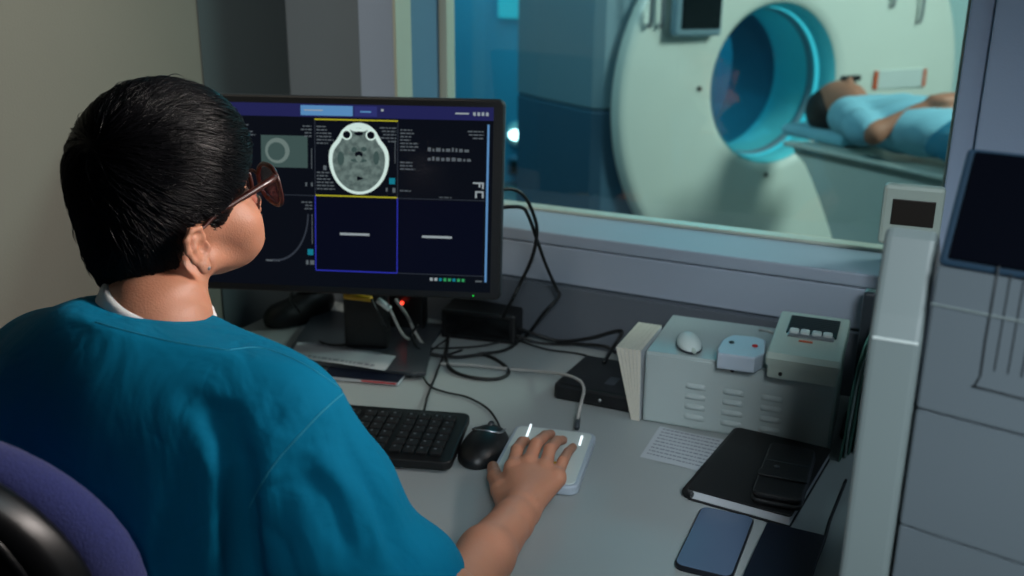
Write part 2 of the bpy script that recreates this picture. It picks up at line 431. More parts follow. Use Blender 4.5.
build('bridge_cover', B().box((.02, .47, 1.62), (.72, .76, .46), .03), M['gantryside'], CT)
build('bridge_cover', B().box((.02, .47, .34), (.72, .76, .60), .03), M['gantrydark'], CT)
prof = [(.344, .0), (.332, .02), (.326, .06), (.326, .12), (.316, .15), (.314, .30), (.318, .37), (.326, .39)]
build('bore_liner', ring_lathe(prof, .02, 1.0), M['bore'], CT)
build('rear_bore', ring_lathe([(.326, .392), (.38, .46), (.42, .60), (.44, .86)], .02, 1.0), M['gantrydark'], CT)
build('bore_band', ring_lathe([(.3255, .121), (.322, .124), (.314, .150), (.3155, .153)], .02, 1.0), M['gantryside'], CT)
build('bore_glow_ring', ring_lathe([(.3265, .085), (.323, .088), (.323, .108), (.3265, .112)], .02, 1.0), emit('bore_ring_glow', (70, 220, 240), .9), CT)  # added glowing ring that puts cyan light into the bore
b = B().box((-.02, .5, .12), (1.5, .62, .24), .04); build('plinth', b, M['gantrydark'], CT)
d = build('control_display', B().box((-.455, -.045, 1.395), (.23, .05, .36), .015), M['gantryside'], CT)
build('screen', B().box((-.45, -.073, 1.40), (.19, .006, .31), .003), M['screenoff'], d, loc=(0, 0, 0))
for x, z in ((-.665, 1.36), (-.61, 1.36), (.64, 1.43), (.82, 1.36)):
    build('handle', B().tube([(x, -.005, z+.10), (x, -.03, z+.09), (x, -.03, z-.09), (x, -.005, z-.10)], .008, smoothn=4), M['metal'], CT)
b = B().use(M['white']).box((.75, -.012, 1.0), (.32, .008, .085), .002).use(M['orange']).box((.595, -.018, 1.0), (.025, .006, .085), .002).box((.905, -.018, 1.0), (.02, .006, .085), .002)
build('warning_label', b, None, CT)
build('laser_port', B().box((.44, -.02, 1.015), (.11, .02, .024), .006), M['black'], CT)
for a in (90, 180, 270): build('alignment_mark', B().box((.395*math.cos(R(a)), -.016, 1+.395*math.sin(R(a))), (.02, .006, .02), .003), M['black'], CT)
# table
TB = thing('scanner_table', 'white scanner table with curved pedestal carrying the lying patient', 'patient table', CT.matrix_world @ Vector((0, -1.4, 0)), CTA)
def side_prism(pts, x0, x1, bev=.01):           # profile in (y, z) extruded along x
    T = Matrix(((0, 0, 1, 0), (1, 0, 0, 0), (0, 1, 0, 0), (0, 0, 0, 1)))
    return B().prism(pts, x0, x1, bev, T)
dy = .98
prof = [(dy+.02, .80), (dy+.0, .775)]+[(dy-.02-.42*t, .775-.62*(t**1.25)*1) for t in np.linspace(.08, 1, 9)]+[(dy-.50, .06), (dy-.52, 0), (-1.0, 0), (-1.0, .80)]
build('pedestal', side_prism(prof, -.22, .22, .02), M['gantry'], TB)
b = B()
V = []; F = []; xs = np.linspace(-.25, .25, 13); ys = [dy+.03, dy+.01, dy-.1, .5, -.2, -1.1]
for y in ys:
    for x in xs: V.append((x, y, .815+.012*(abs(x)/.25)**2.5))
    for x in xs[::-1]: V.append((x, y, .79+.02*(abs(x)/.25)**2))
n = 26
for i in range(len(ys)-1):
    for k in range(n): F.append((i*n+k, i*n+(k+1) % n, (i+1)*n+(k+1) % n, (i+1)*n+k))
F.append(tuple(range(n))); F.append(tuple((len(ys)-1)*n+k for k in reversed(range(n)))); b.add(V, F)
build('tabletop', b, M['gantry'], TB)
b = B().box((0, dy+.02, .845), (.25, .36, .05), .022); build('head_cushion', b, M['gown'], TB)
# patient (world = scanner-local frame)
PT = thing('person', 'person lying on the scanner table in light blue gown with hands on the belly', 'person', CT.matrix_world @ Vector((-.015, -.42, .868)), CTA)
def pat_body(p):
    d = ell(p, (0, -.01, .09), (.08, .118, .10))                    # skull
    d = smin(d, ell(p, (0, -.075, .125), (.05, .06, .055)), .03)     # face
    d = smin(d, cap(p, (0, -.035, .175), (0, -.055, .200), .014, .012), .010)
    d = smin(d, cap(p, (0, -.09, .08), (0, -.17, .07), .048, .05), .03)
    d = smin(d, ell(p, (0, -.42, .08), (.17, .28, .085)), .06)
    for s in (-1, 1):
        d = smin(d, cap(p, (s*.17, -.22, .08), (s*.235, -.43, .055), .05, .040), .03)
        d = smin(d, cap(p, (s*.235, -.43, .055), (s*.07, -.515, .150), .036, .027), .02)
        d = smin(d, ell(p, (s*.03, -.535, .172), (.06, .045, .022)), .02)
        for f in range(4): d = smin(d, cap(p, (0, -.505-.02*f, .182), (-s*.065, -.495-.022*f, .180), .010, .008), .006)
    return d
build('body', nets(pat_body, (-.3, -.8, -.03), (.3, .13, .27), .012), M['patskin'], PT)
def pat_hair(p):
    d = ell(p, (0, .025, .065), (.097, .115, .10))
    return smax(d, -(p[..., 1]+.022+(.10-p[..., 2])*.55), .02)
build('hair', nets(pat_hair, (-.13, -.1, -.04), (.13, .18, .2), .01), M['darkhair'], PT)
def pat_gown(p):
    d = ell(p, (0, -.43, .065), (.205, .29, .105)); d = smin(d, cap(p, (-.13, -.2, .08), (.13, -.2, .08), .07, .07), .05)
    for s in (-1, 1): d = smin(d, cap(p, (s*.16, -.22, .08), (s*.228, -.385, .06), .063, .062), .03)
    d = d+.004*np.sin(p[..., 1]*60+p[..., 0]*25)
    return smax(d, p[..., 1]+.125, .02)
build('gown', nets(pat_gown, (-.33, -.8, -.03), (.33, -.1, .25), .013), M['gown'], PT)
def pat_blanket(p):
    d = ell(p, (0, -1.05, .04), (.255, .60, .125)); d = smin(d, cap(p, (-.09, -1.2, .05), (-.1, -1.75, .05), .07, .05), .05)
    d = smin(d, cap(p, (.09, -1.2, .05), (.1, -1.75, .05), .07, .05), .05); d = smin(d, ell(p, (-.1, -1.8, .08), (.05, .05, .10)), .04); d = smin(d, ell(p, (.1, -1.8, .08), (.05, .05, .10)), .04)
    d = d+.006*np.sin(p[..., 0]*35+p[..., 1]*18)
    return smax(smax(d, p[..., 1]+.56, .03), -(p[..., 2]+.012), .01)
tag(build('blanket', (lambda r: (np.array([CT.matrix_world @ Vector((-.015, -.42, .868)) + Matrix.Rotation(CTA, 3, 'Z') @ Vector(v) for v in r[0]]), r[1]))(nets(pat_blanket, (-.3, -1.95, -.04), (.3, -.5, .25), .018)), M['bluecloth']), 'teal blue blanket over the legs of the lying patient', 'blanket')
# wall lamp and cabinet seen left of the scanner
p = aty(515, 135, 6.22)
L = thing('wall_lamp', 'small round glowing lamp on the teal wall left of the scanner', 'lamp', (p.x, 6.3, p.z))
build('lamp_housing', B().lathe([(0, 0), (.09, 0), (.09, .05), (.07, .07), (0, .07)], 32, RX.inverted()), M['white'], L)
build('diffuser', B().ball((0, -.075, 0), (.048, .03, .034), 24), emit('lamp_glow', (190, 250, 255), 9), L)
p = aty(512, 172, 6.0)
L = thing('wall_socket_box', 'dark box mounted on the teal wall below the round lamp', 'box', (p.x, 6.3, p.z))
build('housing', B().box((0, -.06, 0), (.28, .12, .14), .02), M['gantrydark'], L)
build('cover', B().box((0, -.125, 0), (.2, .01, .09), .004), M['black'], L)
p = aty(513, 5, 6.28)
tag(build('bright_wall_patch', B().box((p.x, 6.275, p.z+.08), (.22, .05, .34), .02), emit('wall_panel_glow', (40, 190, 215), .8)), 'bright turquoise patch high on the teal wall', 'wall light')  # glowing box for a bright turquoise patch on the wall

# ================================================================== DESK
DT = .75
outline = [(-1.34, .76), (-.095, .76), (-.095, 1.26), (.75, 1.26), (.75, 1.662), (-1.34, 1.662)]
D = thing('desk', 'long pale grey laminate desk running below the observation window', 'desk', (-.7, 1.2, 0))
build('desktop', B().prism(outline, DT-.028, DT, .003), M['desk'], D, world=True)
b = B(); wallbox(b, -1.34, .75, 1.648, 1.6625, DT+.0005, .866, .001); build('back_panel', b, M['deskback'], D, world=True)
for x in (-1.3, -.13, .7):
    b = B(); wallbox(b, x-.015, x+.015, (.82 if x < 0 else 1.3), 1.64, 0, DT-.028, .002); build('side_panel', b, M['deskback'], D, world=True)

# ================================================================== MONITOR
mp = Vector((-1.022, 1.284, 1.085)); MYAW, MTILT = R(21.13), R(8.78); MW, MH = .14, .126
MB_ = thing('monitor', 'wide black computer monitor showing grey head scan images', 'monitor', (mp.x, mp.y, DT), MYAW)
# panel frame: x right, z up along the panel, y into the panel; origin at the crossing of scan pane borders
TP = Matrix.Translation((0, 0, mp.z-DT)) @ Matrix.Rotation(-MTILT, 4, 'X')
xl, xr, zt, zb = -2.17*MW, 2.244*MW, 1.302*MH, -1.316*MH
toP = TP @ Matrix.Rotation(R(90), 4, 'X')       # prism z -> -y
out = rrect(xr-xl, zt-zb, .010, 5, (xl+xr)/2, (zt+zb)/2)
H = build('housing', B().prism(out, -.026, .004, .003, toP), M['black'], MB_)
build('rim', B().prism(rrect(xr-xl+.003, zt-zb+.003, .011, 5, (xl+xr)/2, (zt+zb)/2), -.018, -.006, .002, toP), M['smoke'], H)
nrm = (toP.to_3x3() @ Vector((0, 0, 1))); WMM = WM[MB_] @ toP; WMMi = WMM.inverted()
def S(px, py):                                   # pixel of the photo -> point of the screen plane
    o_ = WMMi @ Vector((0, 0, CAMZ)); d_ = WMMi.to_3x3() @ ray(px, py); t = -o_.z/d_.z; q = o_+d_*t; return q.x, q.y
def sp(*pts, z=0.0): return [(a, b_, z) for a, b_ in (S(*p) for p in pts)]
E_ = dict(bg=emit('screen_black', (9, 13, 22), 1), navy=emit('screen_navy', (6, 9, 26), 1), head=emit('screen_header', (34, 36, 84), 1), tab=emit('screen_tab', (88, 140, 190), 1), tabd=emit('screen_tab_dark', (45, 50, 110), 1),
          txt=emit('screen_text', (150, 160, 165), 1), dim=emit('screen_dim_text', (88, 96, 102), 1), yel=emit('screen_yellow', (170, 165, 40), 1), blu=emit('screen_blue', (44, 50, 170), 1), sky=emit('screen_skyblue', (92, 140, 190), 1),
          skull=emit('scan_bone', (200, 222, 215), 1.1), line=emit('screen_line', (50, 56, 66), 1), teal=emit('screen_teal', (20, 120, 140), 1), grn=emit('screen_green', (50, 150, 90), 1), mid=emit('scan_grey', (62, 82, 80), 1), lite=emit('scan_light', (105, 122, 118), 1))
def noisy_scan():
    m = bpy.data.materials.new('scan_tissue'); m.use_nodes = True; nt = m.node_tree; b_ = nt.nodes['Principled BSDF']
    tc = nt.nodes.new('ShaderNodeTexCoord'); n = nt.nodes.new('ShaderNodeTexNoise'); n.inputs['Scale'].default_value = 120; n.inputs['Detail'].default_value = 4
    r_ = nt.nodes.new('ShaderNodeValToRGB'); r_.color_ramp.elements[0].position = .35; r_.color_ramp.elements[0].color = lin((72, 88, 86)); r_.color_ramp.elements[1].position = .65; r_.color_ramp.elements[1].color = lin((104, 122, 118))
    nt.links.new(tc.outputs['Object'], n.inputs['Vector']); nt.links.new(n.outputs['Fac'], r_.inputs[0]); nt.links.new(r_.outputs[0], b_.inputs['Emission Color'])
    b_.inputs['Emission Strength'].default_value = 1.25; b_.inputs['Base Color'].default_value = (0, 0, 0, 1); return m
E_['scan'] = noisy_scan()
sb = B(); Z = [.0042]
def q(m, *pts, lift=None):
    sb.use(E_[m]); z = lift if lift is not None else Z[0]
    sb.add(sp(*pts, z=z), [tuple(reversed(range(len(pts))))] , toP, smooth=False)
def rc(m, x0, y0, x1, y1, s0=.045, lift=None):   # axis rectangle whose edges follow the screen's slant
    q(m, (x0, y0), (x1, y0+(x1-x0)*s0), (x1, y1+(x1-x0)*s0), (x0, y1), lift=lift)
xs0, xs1 = -2.08*MW, 2.13*MW
sb.use(E_['bg']).add([(xs0, -1.22*MH, .0041), (xs1, -1.22*MH, .0041), (xs1, 1.2*MH, .0041), (xs0, 1.2*MH, .0041)], [(0, 1, 2, 3)], toP, smooth=False)
sb.use(E_['head']).add([(xs0, 1.03*MH, .0043), (xs1, 1.03*MH, .0043), (xs1, 1.2*MH, .0043), (xs0, 1.2*MH, .0043)], [(0, 1, 2, 3)], toP, smooth=False)
for a in (0, 1):                                 # two navy panes below
    sb.use(E_['navy']).add([(a*MW+.001, -.99*MH, .0043), ((a+1)*MW+.004, -.99*MH, .0043), ((a+1)*MW+.004, -.02*MH, .0043), (a*MW+.001, -.02*MH, .0043)], [(0, 1, 2, 3)], toP, smooth=False)
def lr(m, a0, b0, a1, b1, z=.0045): sb.use(E_[m]).add([(a0, b0, z), (a1, b0, z), (a1, b1, z), (a0, b1, z)], [(0, 1, 2, 3)], toP, smooth=False)
t = .0018
lr('yel', 0, MH-.001, MW, MH+.0012); lr('yel', 0, -.0006, MW, .0016)
lr('blu', -t/2, -MH, t/2, 0); lr('blu', MW-t/2, -MH, MW+t/2, 0); lr('blu', 0, -MH-.001, MW, -MH+.001)
lr('line', MW, -.0008, 2.06*MW, .0002); lr('line', -2.05*MW, -.0008, 0, .0002); lr('line', -.0005, 0, .0005, MH); lr('line', MW-.0005, 0, MW+.0005, MH)
lr('sky', 2.06*MW, -1.08*MH, 2.085*MW, .98*MH); lr('line', MW, -MH-.0006, 2.06*MW, -MH+.0004)
lr('txt', .30*MW, -.515*MH, .66*MW, -.485*MH); lr('txt', 1.30*MW, -.515*MH, 1.66*MW, -.485*MH)
lr('tab', -.17*MW, 1.05*MH, .46*MW, 1.18*MH, .0046); lr('txt', -.13*MW, 1.11*MH, .1*MW, 1.125*MH, .0048); lr('tabd', .48*MW, 1.05*MH, .75*MW, 1.18*MH, .0046)
lr('tab', .55*MW, 1.10*MH, .68*MW, 1.12*MH, .0048); lr('txt', .80*MW, 1.12*MH, .83*MW, 1.15*MH, .0048)
lr('txt', 1.68*MW, 1.105*MH, 1.84*MW, 1.125*MH, .0048)
for k in range(4): lr('txt', (1.89+.05*k)*MW, 1.09*MH, (1.92+.05*k)*MW, 1.135*MH, .0048)
def textblock(m, a, b_, n, wmax, hl=.0032, right=False, seed=0):
    rr = random.Random(seed)
    for i in range(n):
        w = wmax*rr.uniform(.45, 1); y = b_-i*hl*1.7
        x = a-w if right else a; k = 0
        while k < w:
            s_ = rr.uniform(.003, .009); lr(m, x+k, y, x+min(k+s_, w), y+hl*.62, .0046); k += s_+.0016
textblock('dim', .02*MW, .90*MH, 6, .030, seed=1); textblock('dim', .98*MW, .90*MH, 5, .028, right=True, seed=2)
textblock('dim', .02*MW, .30*MH, 6, .040, seed=3); textblock('dim', 1.03*MW, .88*MH, 7, .034, seed=4)
textblock('dim', 1.03*MW, .46*MH, 3, .026, seed=5); textblock('dim', 2.02*MW, .88*MH, 3, .030, right=True, seed=6)
textblock('dim', -.04*MW, .90*MH, 4, .024, right=True, seed=7); textblock('dim', -.95*MW, .90*MH, 5, .034, seed=8); textblock('dim', -.04*MW, -.10*MH, 3, .026, right=True, seed=9)
textblock('dim', 1.03*MW, .09*MH, 1, .024, seed=10); textblock('dim', 1.5*MW, .02*MH, 1, .030, .0022, seed=11); textblock('dim', -.95*MW, -.10*MH, 4, .034, seed=12)
for j, y in enumerate((.62, .50)):               # dashed figures across the third pane
    rr = random.Random(40+j); a = 1.36
    for k in range(9): w = rr.uniform(.02, .055); lr('dim', a*MW, y*MH, (a+w)*MW, (y+rr.uniform(.03, .055))*MH, .0046); a += w+.02
lr('txt', 1.90*MW, .215*MH, 2.03*MW, .235*MH, .0046); lr('txt', 1.97*MW, .17*MH, 1.99*MW, .22*MH, .0046); lr('txt', 2.01*MW, .15*MH, 2.03*MW, .22*MH, .0046)   # letters turned sideways
lr('txt', 1.93*MW, .10*MH, 2.03*MW, .12*MH, .0046); lr('txt', 2.01*MW, .03*MH, 2.03*MW, .11*MH, .0046); lr('txt', 1.93*MW, .03*MH, 1.95*MW, .11*MH, .0046)
for k, m_ in enumerate(('txt', 'txt', 'teal', 'grn', 'grn', 'teal', 'grn', 'grn')): lr(m_, (1.40+.055*k)*MW, -1.085*MH, (1.435+.055*k)*MW, -1.045*MH, .0046)
lr('dim', 1.95*MW, -1.08*MH, 2.03*MW, -1.06*MH, .0046)
lr('teal', .90*MW, .18*MH, .97*MW, .26*MH, .0046); lr('dim', .86*MW, .08*MH, .88*MW, .13*MH, .0046); lr('dim', .94*MW, .07*MH, .975*MW, .13*MH, .0046)
lr('dim', .965*MW, .45*MH, .972*MW, .75*MH, .0046); lr('dim', .10*MW, .34*MH, .14*MW, .40*MH, .0046)
lr('teal', -.10*MW, -.80*MH, -.03*MW, -.72*MH, .0046); lr('dim', -.12*MW, -.93*MH, -.09*MW, -.87*MH, .0046); lr('dim', -.07*MW, -.93*MH, -.02*MW, -.87*MH, .0046); lr('dim', -.045*MW, -.65*MH, -.037*MW, -.25*MH, .0046)
lr('dim', -.12*MW, .12*MH, -.10*MW, .17*MH, .0046); lr('dim', -.05*MW, .12*MH, -.03*MW, .17*MH, .0046); lr('dim', -.045*MW, .35*MH, -.037*MW, .62*MH, .0046)
lr('dim', -.62*MW, -.90*MH, -.45*MW, -.88*MH, .0046)
lr('mid', -.66*MW, .36*MH, -.09*MW, .78*MH, .0044)
def disc(m, cx, cy, rx, ry, z, n=40, f=None):
    sb.use(E_[m]); P = []
    for k in range(n):
        a = 2*math.pi*k/n; s_ = f(a) if f else 1; P.append((cx+rx*s_*math.cos(a), cy+ry*s_*math.sin(a), z))
    sb.add(P, [tuple(range(n))], toP, smooth=False)
disc('lite', -.46*MW, .58*MH, .021, .021, .0046); disc('mid', -.47*MW, .57*MH, .015, .015, .0047)
def ringp(m, cx, cy, r0x, r0y, r1x, r1y, z, a0=0, a1=360, n=48, f=None):
    sb.use(E_[m]); P = []; F = []
    for k in range(n+1):
        a = R(a0+(a1-a0)*k/n); s_ = f(a) if f else 1
        P += [(cx+r0x*s_*math.cos(a), cy+r0y*s_*math.sin(a), z), (cx+r1x*s_*math.cos(a), cy+r1y*s_*math.sin(a), z)]
    for k in range(n): F.append((2*k, 2*k+1, 2*k+3, 2*k+2))
    sb.add(P, F, toP, smooth=False)
ringp('line', -.50*MW, -.25*MH, .056, .056*1.4, .0585, .0585*1.4, .0046, -95, 0)
# head scan: bone ring narrowing towards the eye sockets
hx, hy = [(a+b_)/2 for a, b_ in zip(S(359.5, 122), S(359.5, 193.5))]
hw, hh = (S(389.5, 165)[0]-S(329.5, 165)[0])/2, (S(359.5, 122)[1]-S(359.5, 193.5)[1])/2
def skf(a):
    u = math.sin(a)
    c = abs(math.cos(a))
    return 1-.10*math.exp(-((u-.60)/.24)**2)*min(1, c*2.5)
hy0 = hy-.02*hh
disc('skull', hx, hy0, hw, hh, .0047, 64, skf); disc('scan', hx, hy0-.002, hw*.875, hh*.89, .0048, 64, skf)
for s_ in (-1, 1):
    ringp('skull', hx+s_*hw*.40, hy0+hh*.66, hw*.12, hh*.10, hw*.175, hh*.145, .00495, f=None, n=24); disc('bg', hx+s_*hw*.40, hy0+hh*.66, hw*.125, hh*.105, .0050, 24)
disc('skull', hx, hy0+hh*.80, hw*.26, hh*.05, .00495, 20)
disc('bg', hx, hy0+hh*.70, hw*.15, hh*.06, .0050, 20)
disc('bg', hx, hy0+hh*.12, hw*.14, hh*.09, .00495, 8); disc('bg', hx+hw*.02, hy0-hh*.55, hw*.15, hh*.08, .00495, 3)
disc('mid', hx-hw*.15, hy0+hh*.25, hw*.10, hh*.08, .00495, 7); disc('mid', hx+hw*.17, hy0+hh*.27, hw*.10, hh*.07, .00495, 7); disc('mid', hx+hw*.0, hy0-hh*.05, hw*.28, hh*.05, .00495, 12)
disc('lite', hx, hy0+hh*.0, hw*.10, hh*.10, .0050, 10); disc('mid', hx-hw*.6, hy0, hw*.12, hh*.2, .00495, 9); disc('mid', hx+hw*.58, hy0+hh*.03, hw*.1, hh*.2, .00495, 9)
build('screen', sb, None, MB_)
build('power_light', B().ball((1.93*MW, -1.265*MH, .005), .0012, 10, toP), emit('green_led', (20, 190, 60), 2), MB_)
st = B().box((.045, .13, .18), (.085, .03, .328), .008); st.box((0, .08, .30), (.14, .12, .12), .01)
build('stand_post', st, M['black'], MB_)

# ================================================================== DESK THINGS
def frame_from(pl, pr):                          # base point and turn of a thing whose front edge runs pl -> pr
    v = pr-pl; return pl, math.atan2(v.y, v.x)
# -- keyboard
tr, tl, br = at(471, 415, .772), at(361, 407.5, .772), at(450.5, 465, .765)
ka = math.atan2((tr-br).x*-1, (tr-br).y)
kl = (tr.xy-br.xy).length
KB = thing('keyboard', 'black full size keyboard on the desk in front of the monitor', 'keyboard', (tr.x, tr.y, DT), ka)
tilt = Matrix.Translation((0, 0, .004)) @ Matrix.Rotation(R(3.0), 4, 'X')
KT = Matrix.Translation((0, -kl, 0)) @ tilt
build('case', B().prism(rrect(.45, kl, .012, 5, -.225, kl/2), .0, .014, .003, KT), M['black'], KB)
ku = .0205
kr = (kl-.035)/6
rows = 6; made = 0
for r_ in range(rows):
    y = .014+kr*(r_+.5)
    x = -.016
    for c_ in range(17):
        w = ku
        if r_ == 0 and 9 <= c_ <= 13:
            if c_ != 9: x -= ku; continue
            w = ku*4.6; x -= ku*.0
        if c_ in (4, 7) : x -= .006
        cx = x-w/2
        if made < 100:
            kb = B().use(M['key']).box((cx, y, .0165), (w-.003, kr-.0035, .007), .0018, KT)
            if w == ku: kb.use(M['keymark']).box((cx-.002, y+.003, .0202), (.0036, .0042, .0003), 0, KT)
            build('key', kb, None, KB, loc=None); made += 1
        x -= w if w == ku else ku
p0 = KB.matrix_world.inverted() @ at(424, 411, .765); cable_pts = [(424, 411, .762), (428, 395, .755), (437, 372, .754), (447, 345, .754), (452, 322, .76)]
b = B().tube([at(*c) for c in cable_pts], .0021, smoothn=6); build('cord', b, M['rubber'], KB, world=True)
# -- mouse
mc = at(484, 452); MO = thing('computer_mouse', 'black wired mouse between the keyboard and the white pad', 'mouse', (mc.x, mc.y, DT), R(12))
def mouse_f(p): return smax(smin(ell(p, (0, -.012, .004), (.034, .05, .029)), ell(p, (0, .025, .004), (.030, .04, .024)), .02), -p[..., 2]+.0008, .002)
build('body', nets(mouse_f, (-.045, -.075, -.004), (.045, .075, .045), .0025), M['black'], MO)
build('scroll_wheel', B().lathe([(0, -.004), (.008, -.004), (.010, -.002), (.010, .002), (.008, .004), (0, .004)], 20, Matrix.Translation((0, .038, .024)) @ Matrix.Rotation(R(90), 4, 'Y')), M['smoke'], MO)
build('highlight_ring', B().tube([(-.018, .056, .015), (-.022, .03, .024), (-.02, .012, .0295), (0, .006, .033), (.02, .012, .0295), (.022, .03, .024), (.018, .056, .015)], .0026, smoothn=5, flat=.6), M['metal'], MO)  # pale metal ring standing in for a highlight around the wheel
b = B().tube([at(500, 430, .762), at(497, 421, .755), at(487, 408, .7535), at(467, 397, .7535), at(445, 392, .7535), at(429, 385, .7535), at(422, 370, .7535), at(430, 352, .7535), at(448, 338, .756), at(462, 322, .765)], .0019, smoothn=7)
build('cord', b, M['rubber'], MO, world=True)
# -- white pad under the hand
TL, TR, BR = at(516, 424, .766), at(597, 433, .766), at(578, 488, .766)
pa = math.atan2((TR-TL).y, (TR-TL).x); pw = (TR-TL).length; pd = (TR-BR).length
PD = thing('control_pad', 'white square control pad with two lit strips under the operator\'s hand', 'control pad', (TR.x, TR.y, DT), pa)
build('case', B().prism(rrect(pw, pd, .014, 6, -pw/2, -pd/2), .001, .016, .004), M['cool'], PD)
build('top_plate', B().prism(rrect(pw-.012, pd-.012, .010, 6, -pw/2, -pd/2), .0155, .0172, .0008), M['white'], PD)
for k, (a_, c_) in enumerate((((526.5, 437), (531, 424.5)), ((579.5, 445), (582, 436)))):
    build('light_strip', B().tube([at(*a_, .768), at(*c_, .768)], .0017, flat=.6), emit('strip_glow_%s' % 'ab'[k], (235, 245, 250), 1.6), PD, world=True)
build('indicator_light', B().ball(at(514, 451, .768), .0024, 10), emit('dot_glow', (240, 250, 250), 2), PD, world=True)
build('key_pad', B().box((-pw*.35, -pd*.72, .0176), (.03, .03, .002), .0008), M['yellow'], PD)
b = B().tube([at(577, 427, .765), at(578, 418, .770), at(581, 404, .785), at(584, 389, .795), at(579, 380, .797), at(562, 374, .785), at(535, 371, .760), at(500, 368, .754), at(470, 365, .754), at(440, 364, .754)], .0028, smoothn=7)
build('cord', b, M['whitecable'], PD, world=True)
build('plug', B().tube([at(577, 428, .765), at(578, 417, .768)], .0042), M['smoke'], PD, world=True)
# -- black power box at the back
a0, a1, a2 = at(553, 399), at(632, 415), at(588, 362, .775)
pl, ang = frame_from(a0, a1); w_ = (a1-a0).length
PS = thing('power_adapter', 'flat black power box on the desk left of the leaning paper block', 'power adapter', (a0.x, a0.y, DT), ang)
build('case', B().box((w_/2, .075, .0155), (w_, .15, .03), .006), M['black'], PS)
build('label', B().box((w_*.62, .05, .0308), (.018, .035, .0006), .0002), M['smoke'], PS)
build('indicator_light', B().ball((w_*.6, -.001, .015), .003, 10), M['metal'], PS)
build('foot', B().box((w_*.5, .07, .0012), (w_*.8, .1, .0024), .0005), M['rubber'], PS)
# -- steel louvred case
c0, c1 = at(642, 421), at(829, 453)
c0, ang = frame_from(c0, c1); cw = (c1-c0).length*1.005; ch = .122; cdp = .19
CS = thing('equipment_case', 'pale grey steel case with louvred front at the back of the desk', 'metal case', (c0.x, c0.y, DT), ang)
build('case_shell', B().box((cw/2, cdp/2, ch/2+.001), (cw, cdp, ch), .003), M['steel'], CS)
build('front_panel', B().box((cw/2, -.0012, ch/2+.001), (cw-.008, .003, ch-.008), .001), M['steel'], CS)
for i in range(3):
    for j in range(4):
        x = cw*(.285+.20*i); z = ch*(.66-.145*j)
        V = []; n_ = 10
        lb = B()
        prof_ = [(0, 0), (-.0035, -.0025), (-.004, -.008), (-.0005, -.0095)]
        vs = [(x-.016, -.002, z)]
        vv = []; ff = []
        for s_ in range(n_+1):
            xx = x-.0165+.033*s_/n_; e_ = min(1, min(s_, n_-s_)/1.5)
            for py_, pz_ in prof_: vv.append((xx, -.0026+py_*e_, z+pz_))
        for s_ in range(n_):
            for k in range(3): ff.append((s_*4+k, s_*4+k+1, (s_+1)*4+k+1, (s_+1)*4+k))
        lb.add(vv, ff); build('louvre', lb, M['steel'], CS)
build('lock', B().lathe([(0, 0), (.0035, 0), (.0035, .003), (0, .003)], 16, Matrix.Translation((cw*.47, -.0026, ch*.93)) @ Matrix.Rotation(R(90), 4, 'X')), M['black'], CS)
# -- paper block leaning at its left
q0 = at(641, 422); BKD = thing('paper_block', 'thick cream paper block standing on edge against the louvred steel case', 'paper stack', (q0.x-.001, q0.y, DT), R(4))
lean = Matrix.Rotation(R(-3), 4, 'Y')
def pb(u0, u1):                                  # slice of the fan, wider at its top
    V = []
    for y in (0, .13):
        V += [(-.016+.014*u0, y, .001), (-.016+.014*u1, y, .001), (-.047+.042*u1, y, .123), (-.047+.042*u0, y, .123)]
    return V, [(0, 1, 2, 3), (4, 7, 6, 5), (0, 4, 5, 1), (1, 5, 6, 2), (2, 6, 7, 3), (3, 7, 4, 0)]
for k in range(6):
    u0, u1 = k/6+.012, (k+1)/6-.012; v_, f_ = pb(u0, u1); build('page_section', B().add(v_, f_, None, False), M['bookpaper'], BKD)
build('card_cover', B().add(*pb(.0, 1.0), None, False).__class__().add([(x, y*.98+.0015, z-.0015 if z > .1 else z) for x, y, z in pb(.004, .996)[0]], pb(0, 1)[1], None, False), M['paper'], BKD)
# -- things on the case
CZ = DT+ch+.002
g = at(689, 347, CZ); CL = thing('shell_clip', 'small white oval shell shaped device lying on the left of the steel case', 'handheld device', (g.x, g.y, CZ), R(28))
def clip_f(p): return smax(ellr(p, (0, 0, .006), (.019, .033, .014), 'X', 8), -(p[..., 2]-.0006), .001)
build('shell', nets(clip_f, (-.03, -.04, -.002), (.03, .04, .03), .002), M['white'], CL)
build('nozzle', B().tube([(0, -.024, .006), (.002, -.036, .005)], [.005, .003]), M['beige'], CL)
build('base_rim', B().prism([(.0205*math.cos(a), .034*math.sin(a)) for a in np.linspace(0, 6.28, 32, endpoint=False)], .0003, .004, .001), M['smoke'], CL)
g0, g1 = at(717, 369, CZ), at(752, 374, CZ)
DV = thing('call_box', 'small cool white box with a red and a dark button on the steel case', 'button box', (g0.x, g0.y, CZ), math.atan2((g1-g0).y, (g1-g0).x))
gw = (g1-g0).length+.002
build('housing', B().prism([(0, 0), (gw, 0), (gw+.012, .028), (gw+.006, .085), (gw*.8, .094), (.008, .09), (-.004, .06), (-.005, .02)], .0005, .026, .003), M['cool'], DV)
build('button', B().lathe([(0, .0), (.0045, 0), (.004, .002), (0, .003)], 16, Matrix.Translation((gw*.88, .05, .026))), M['red'], DV)['label'] = 'red round button'
build('button', B().lathe([(0, .0), (.0045, 0), (.004, .002), (0, .003)], 16, Matrix.Translation((gw*.22, .052, .026))), M['darkbtn'], DV)['label'] = 'dark green round button'
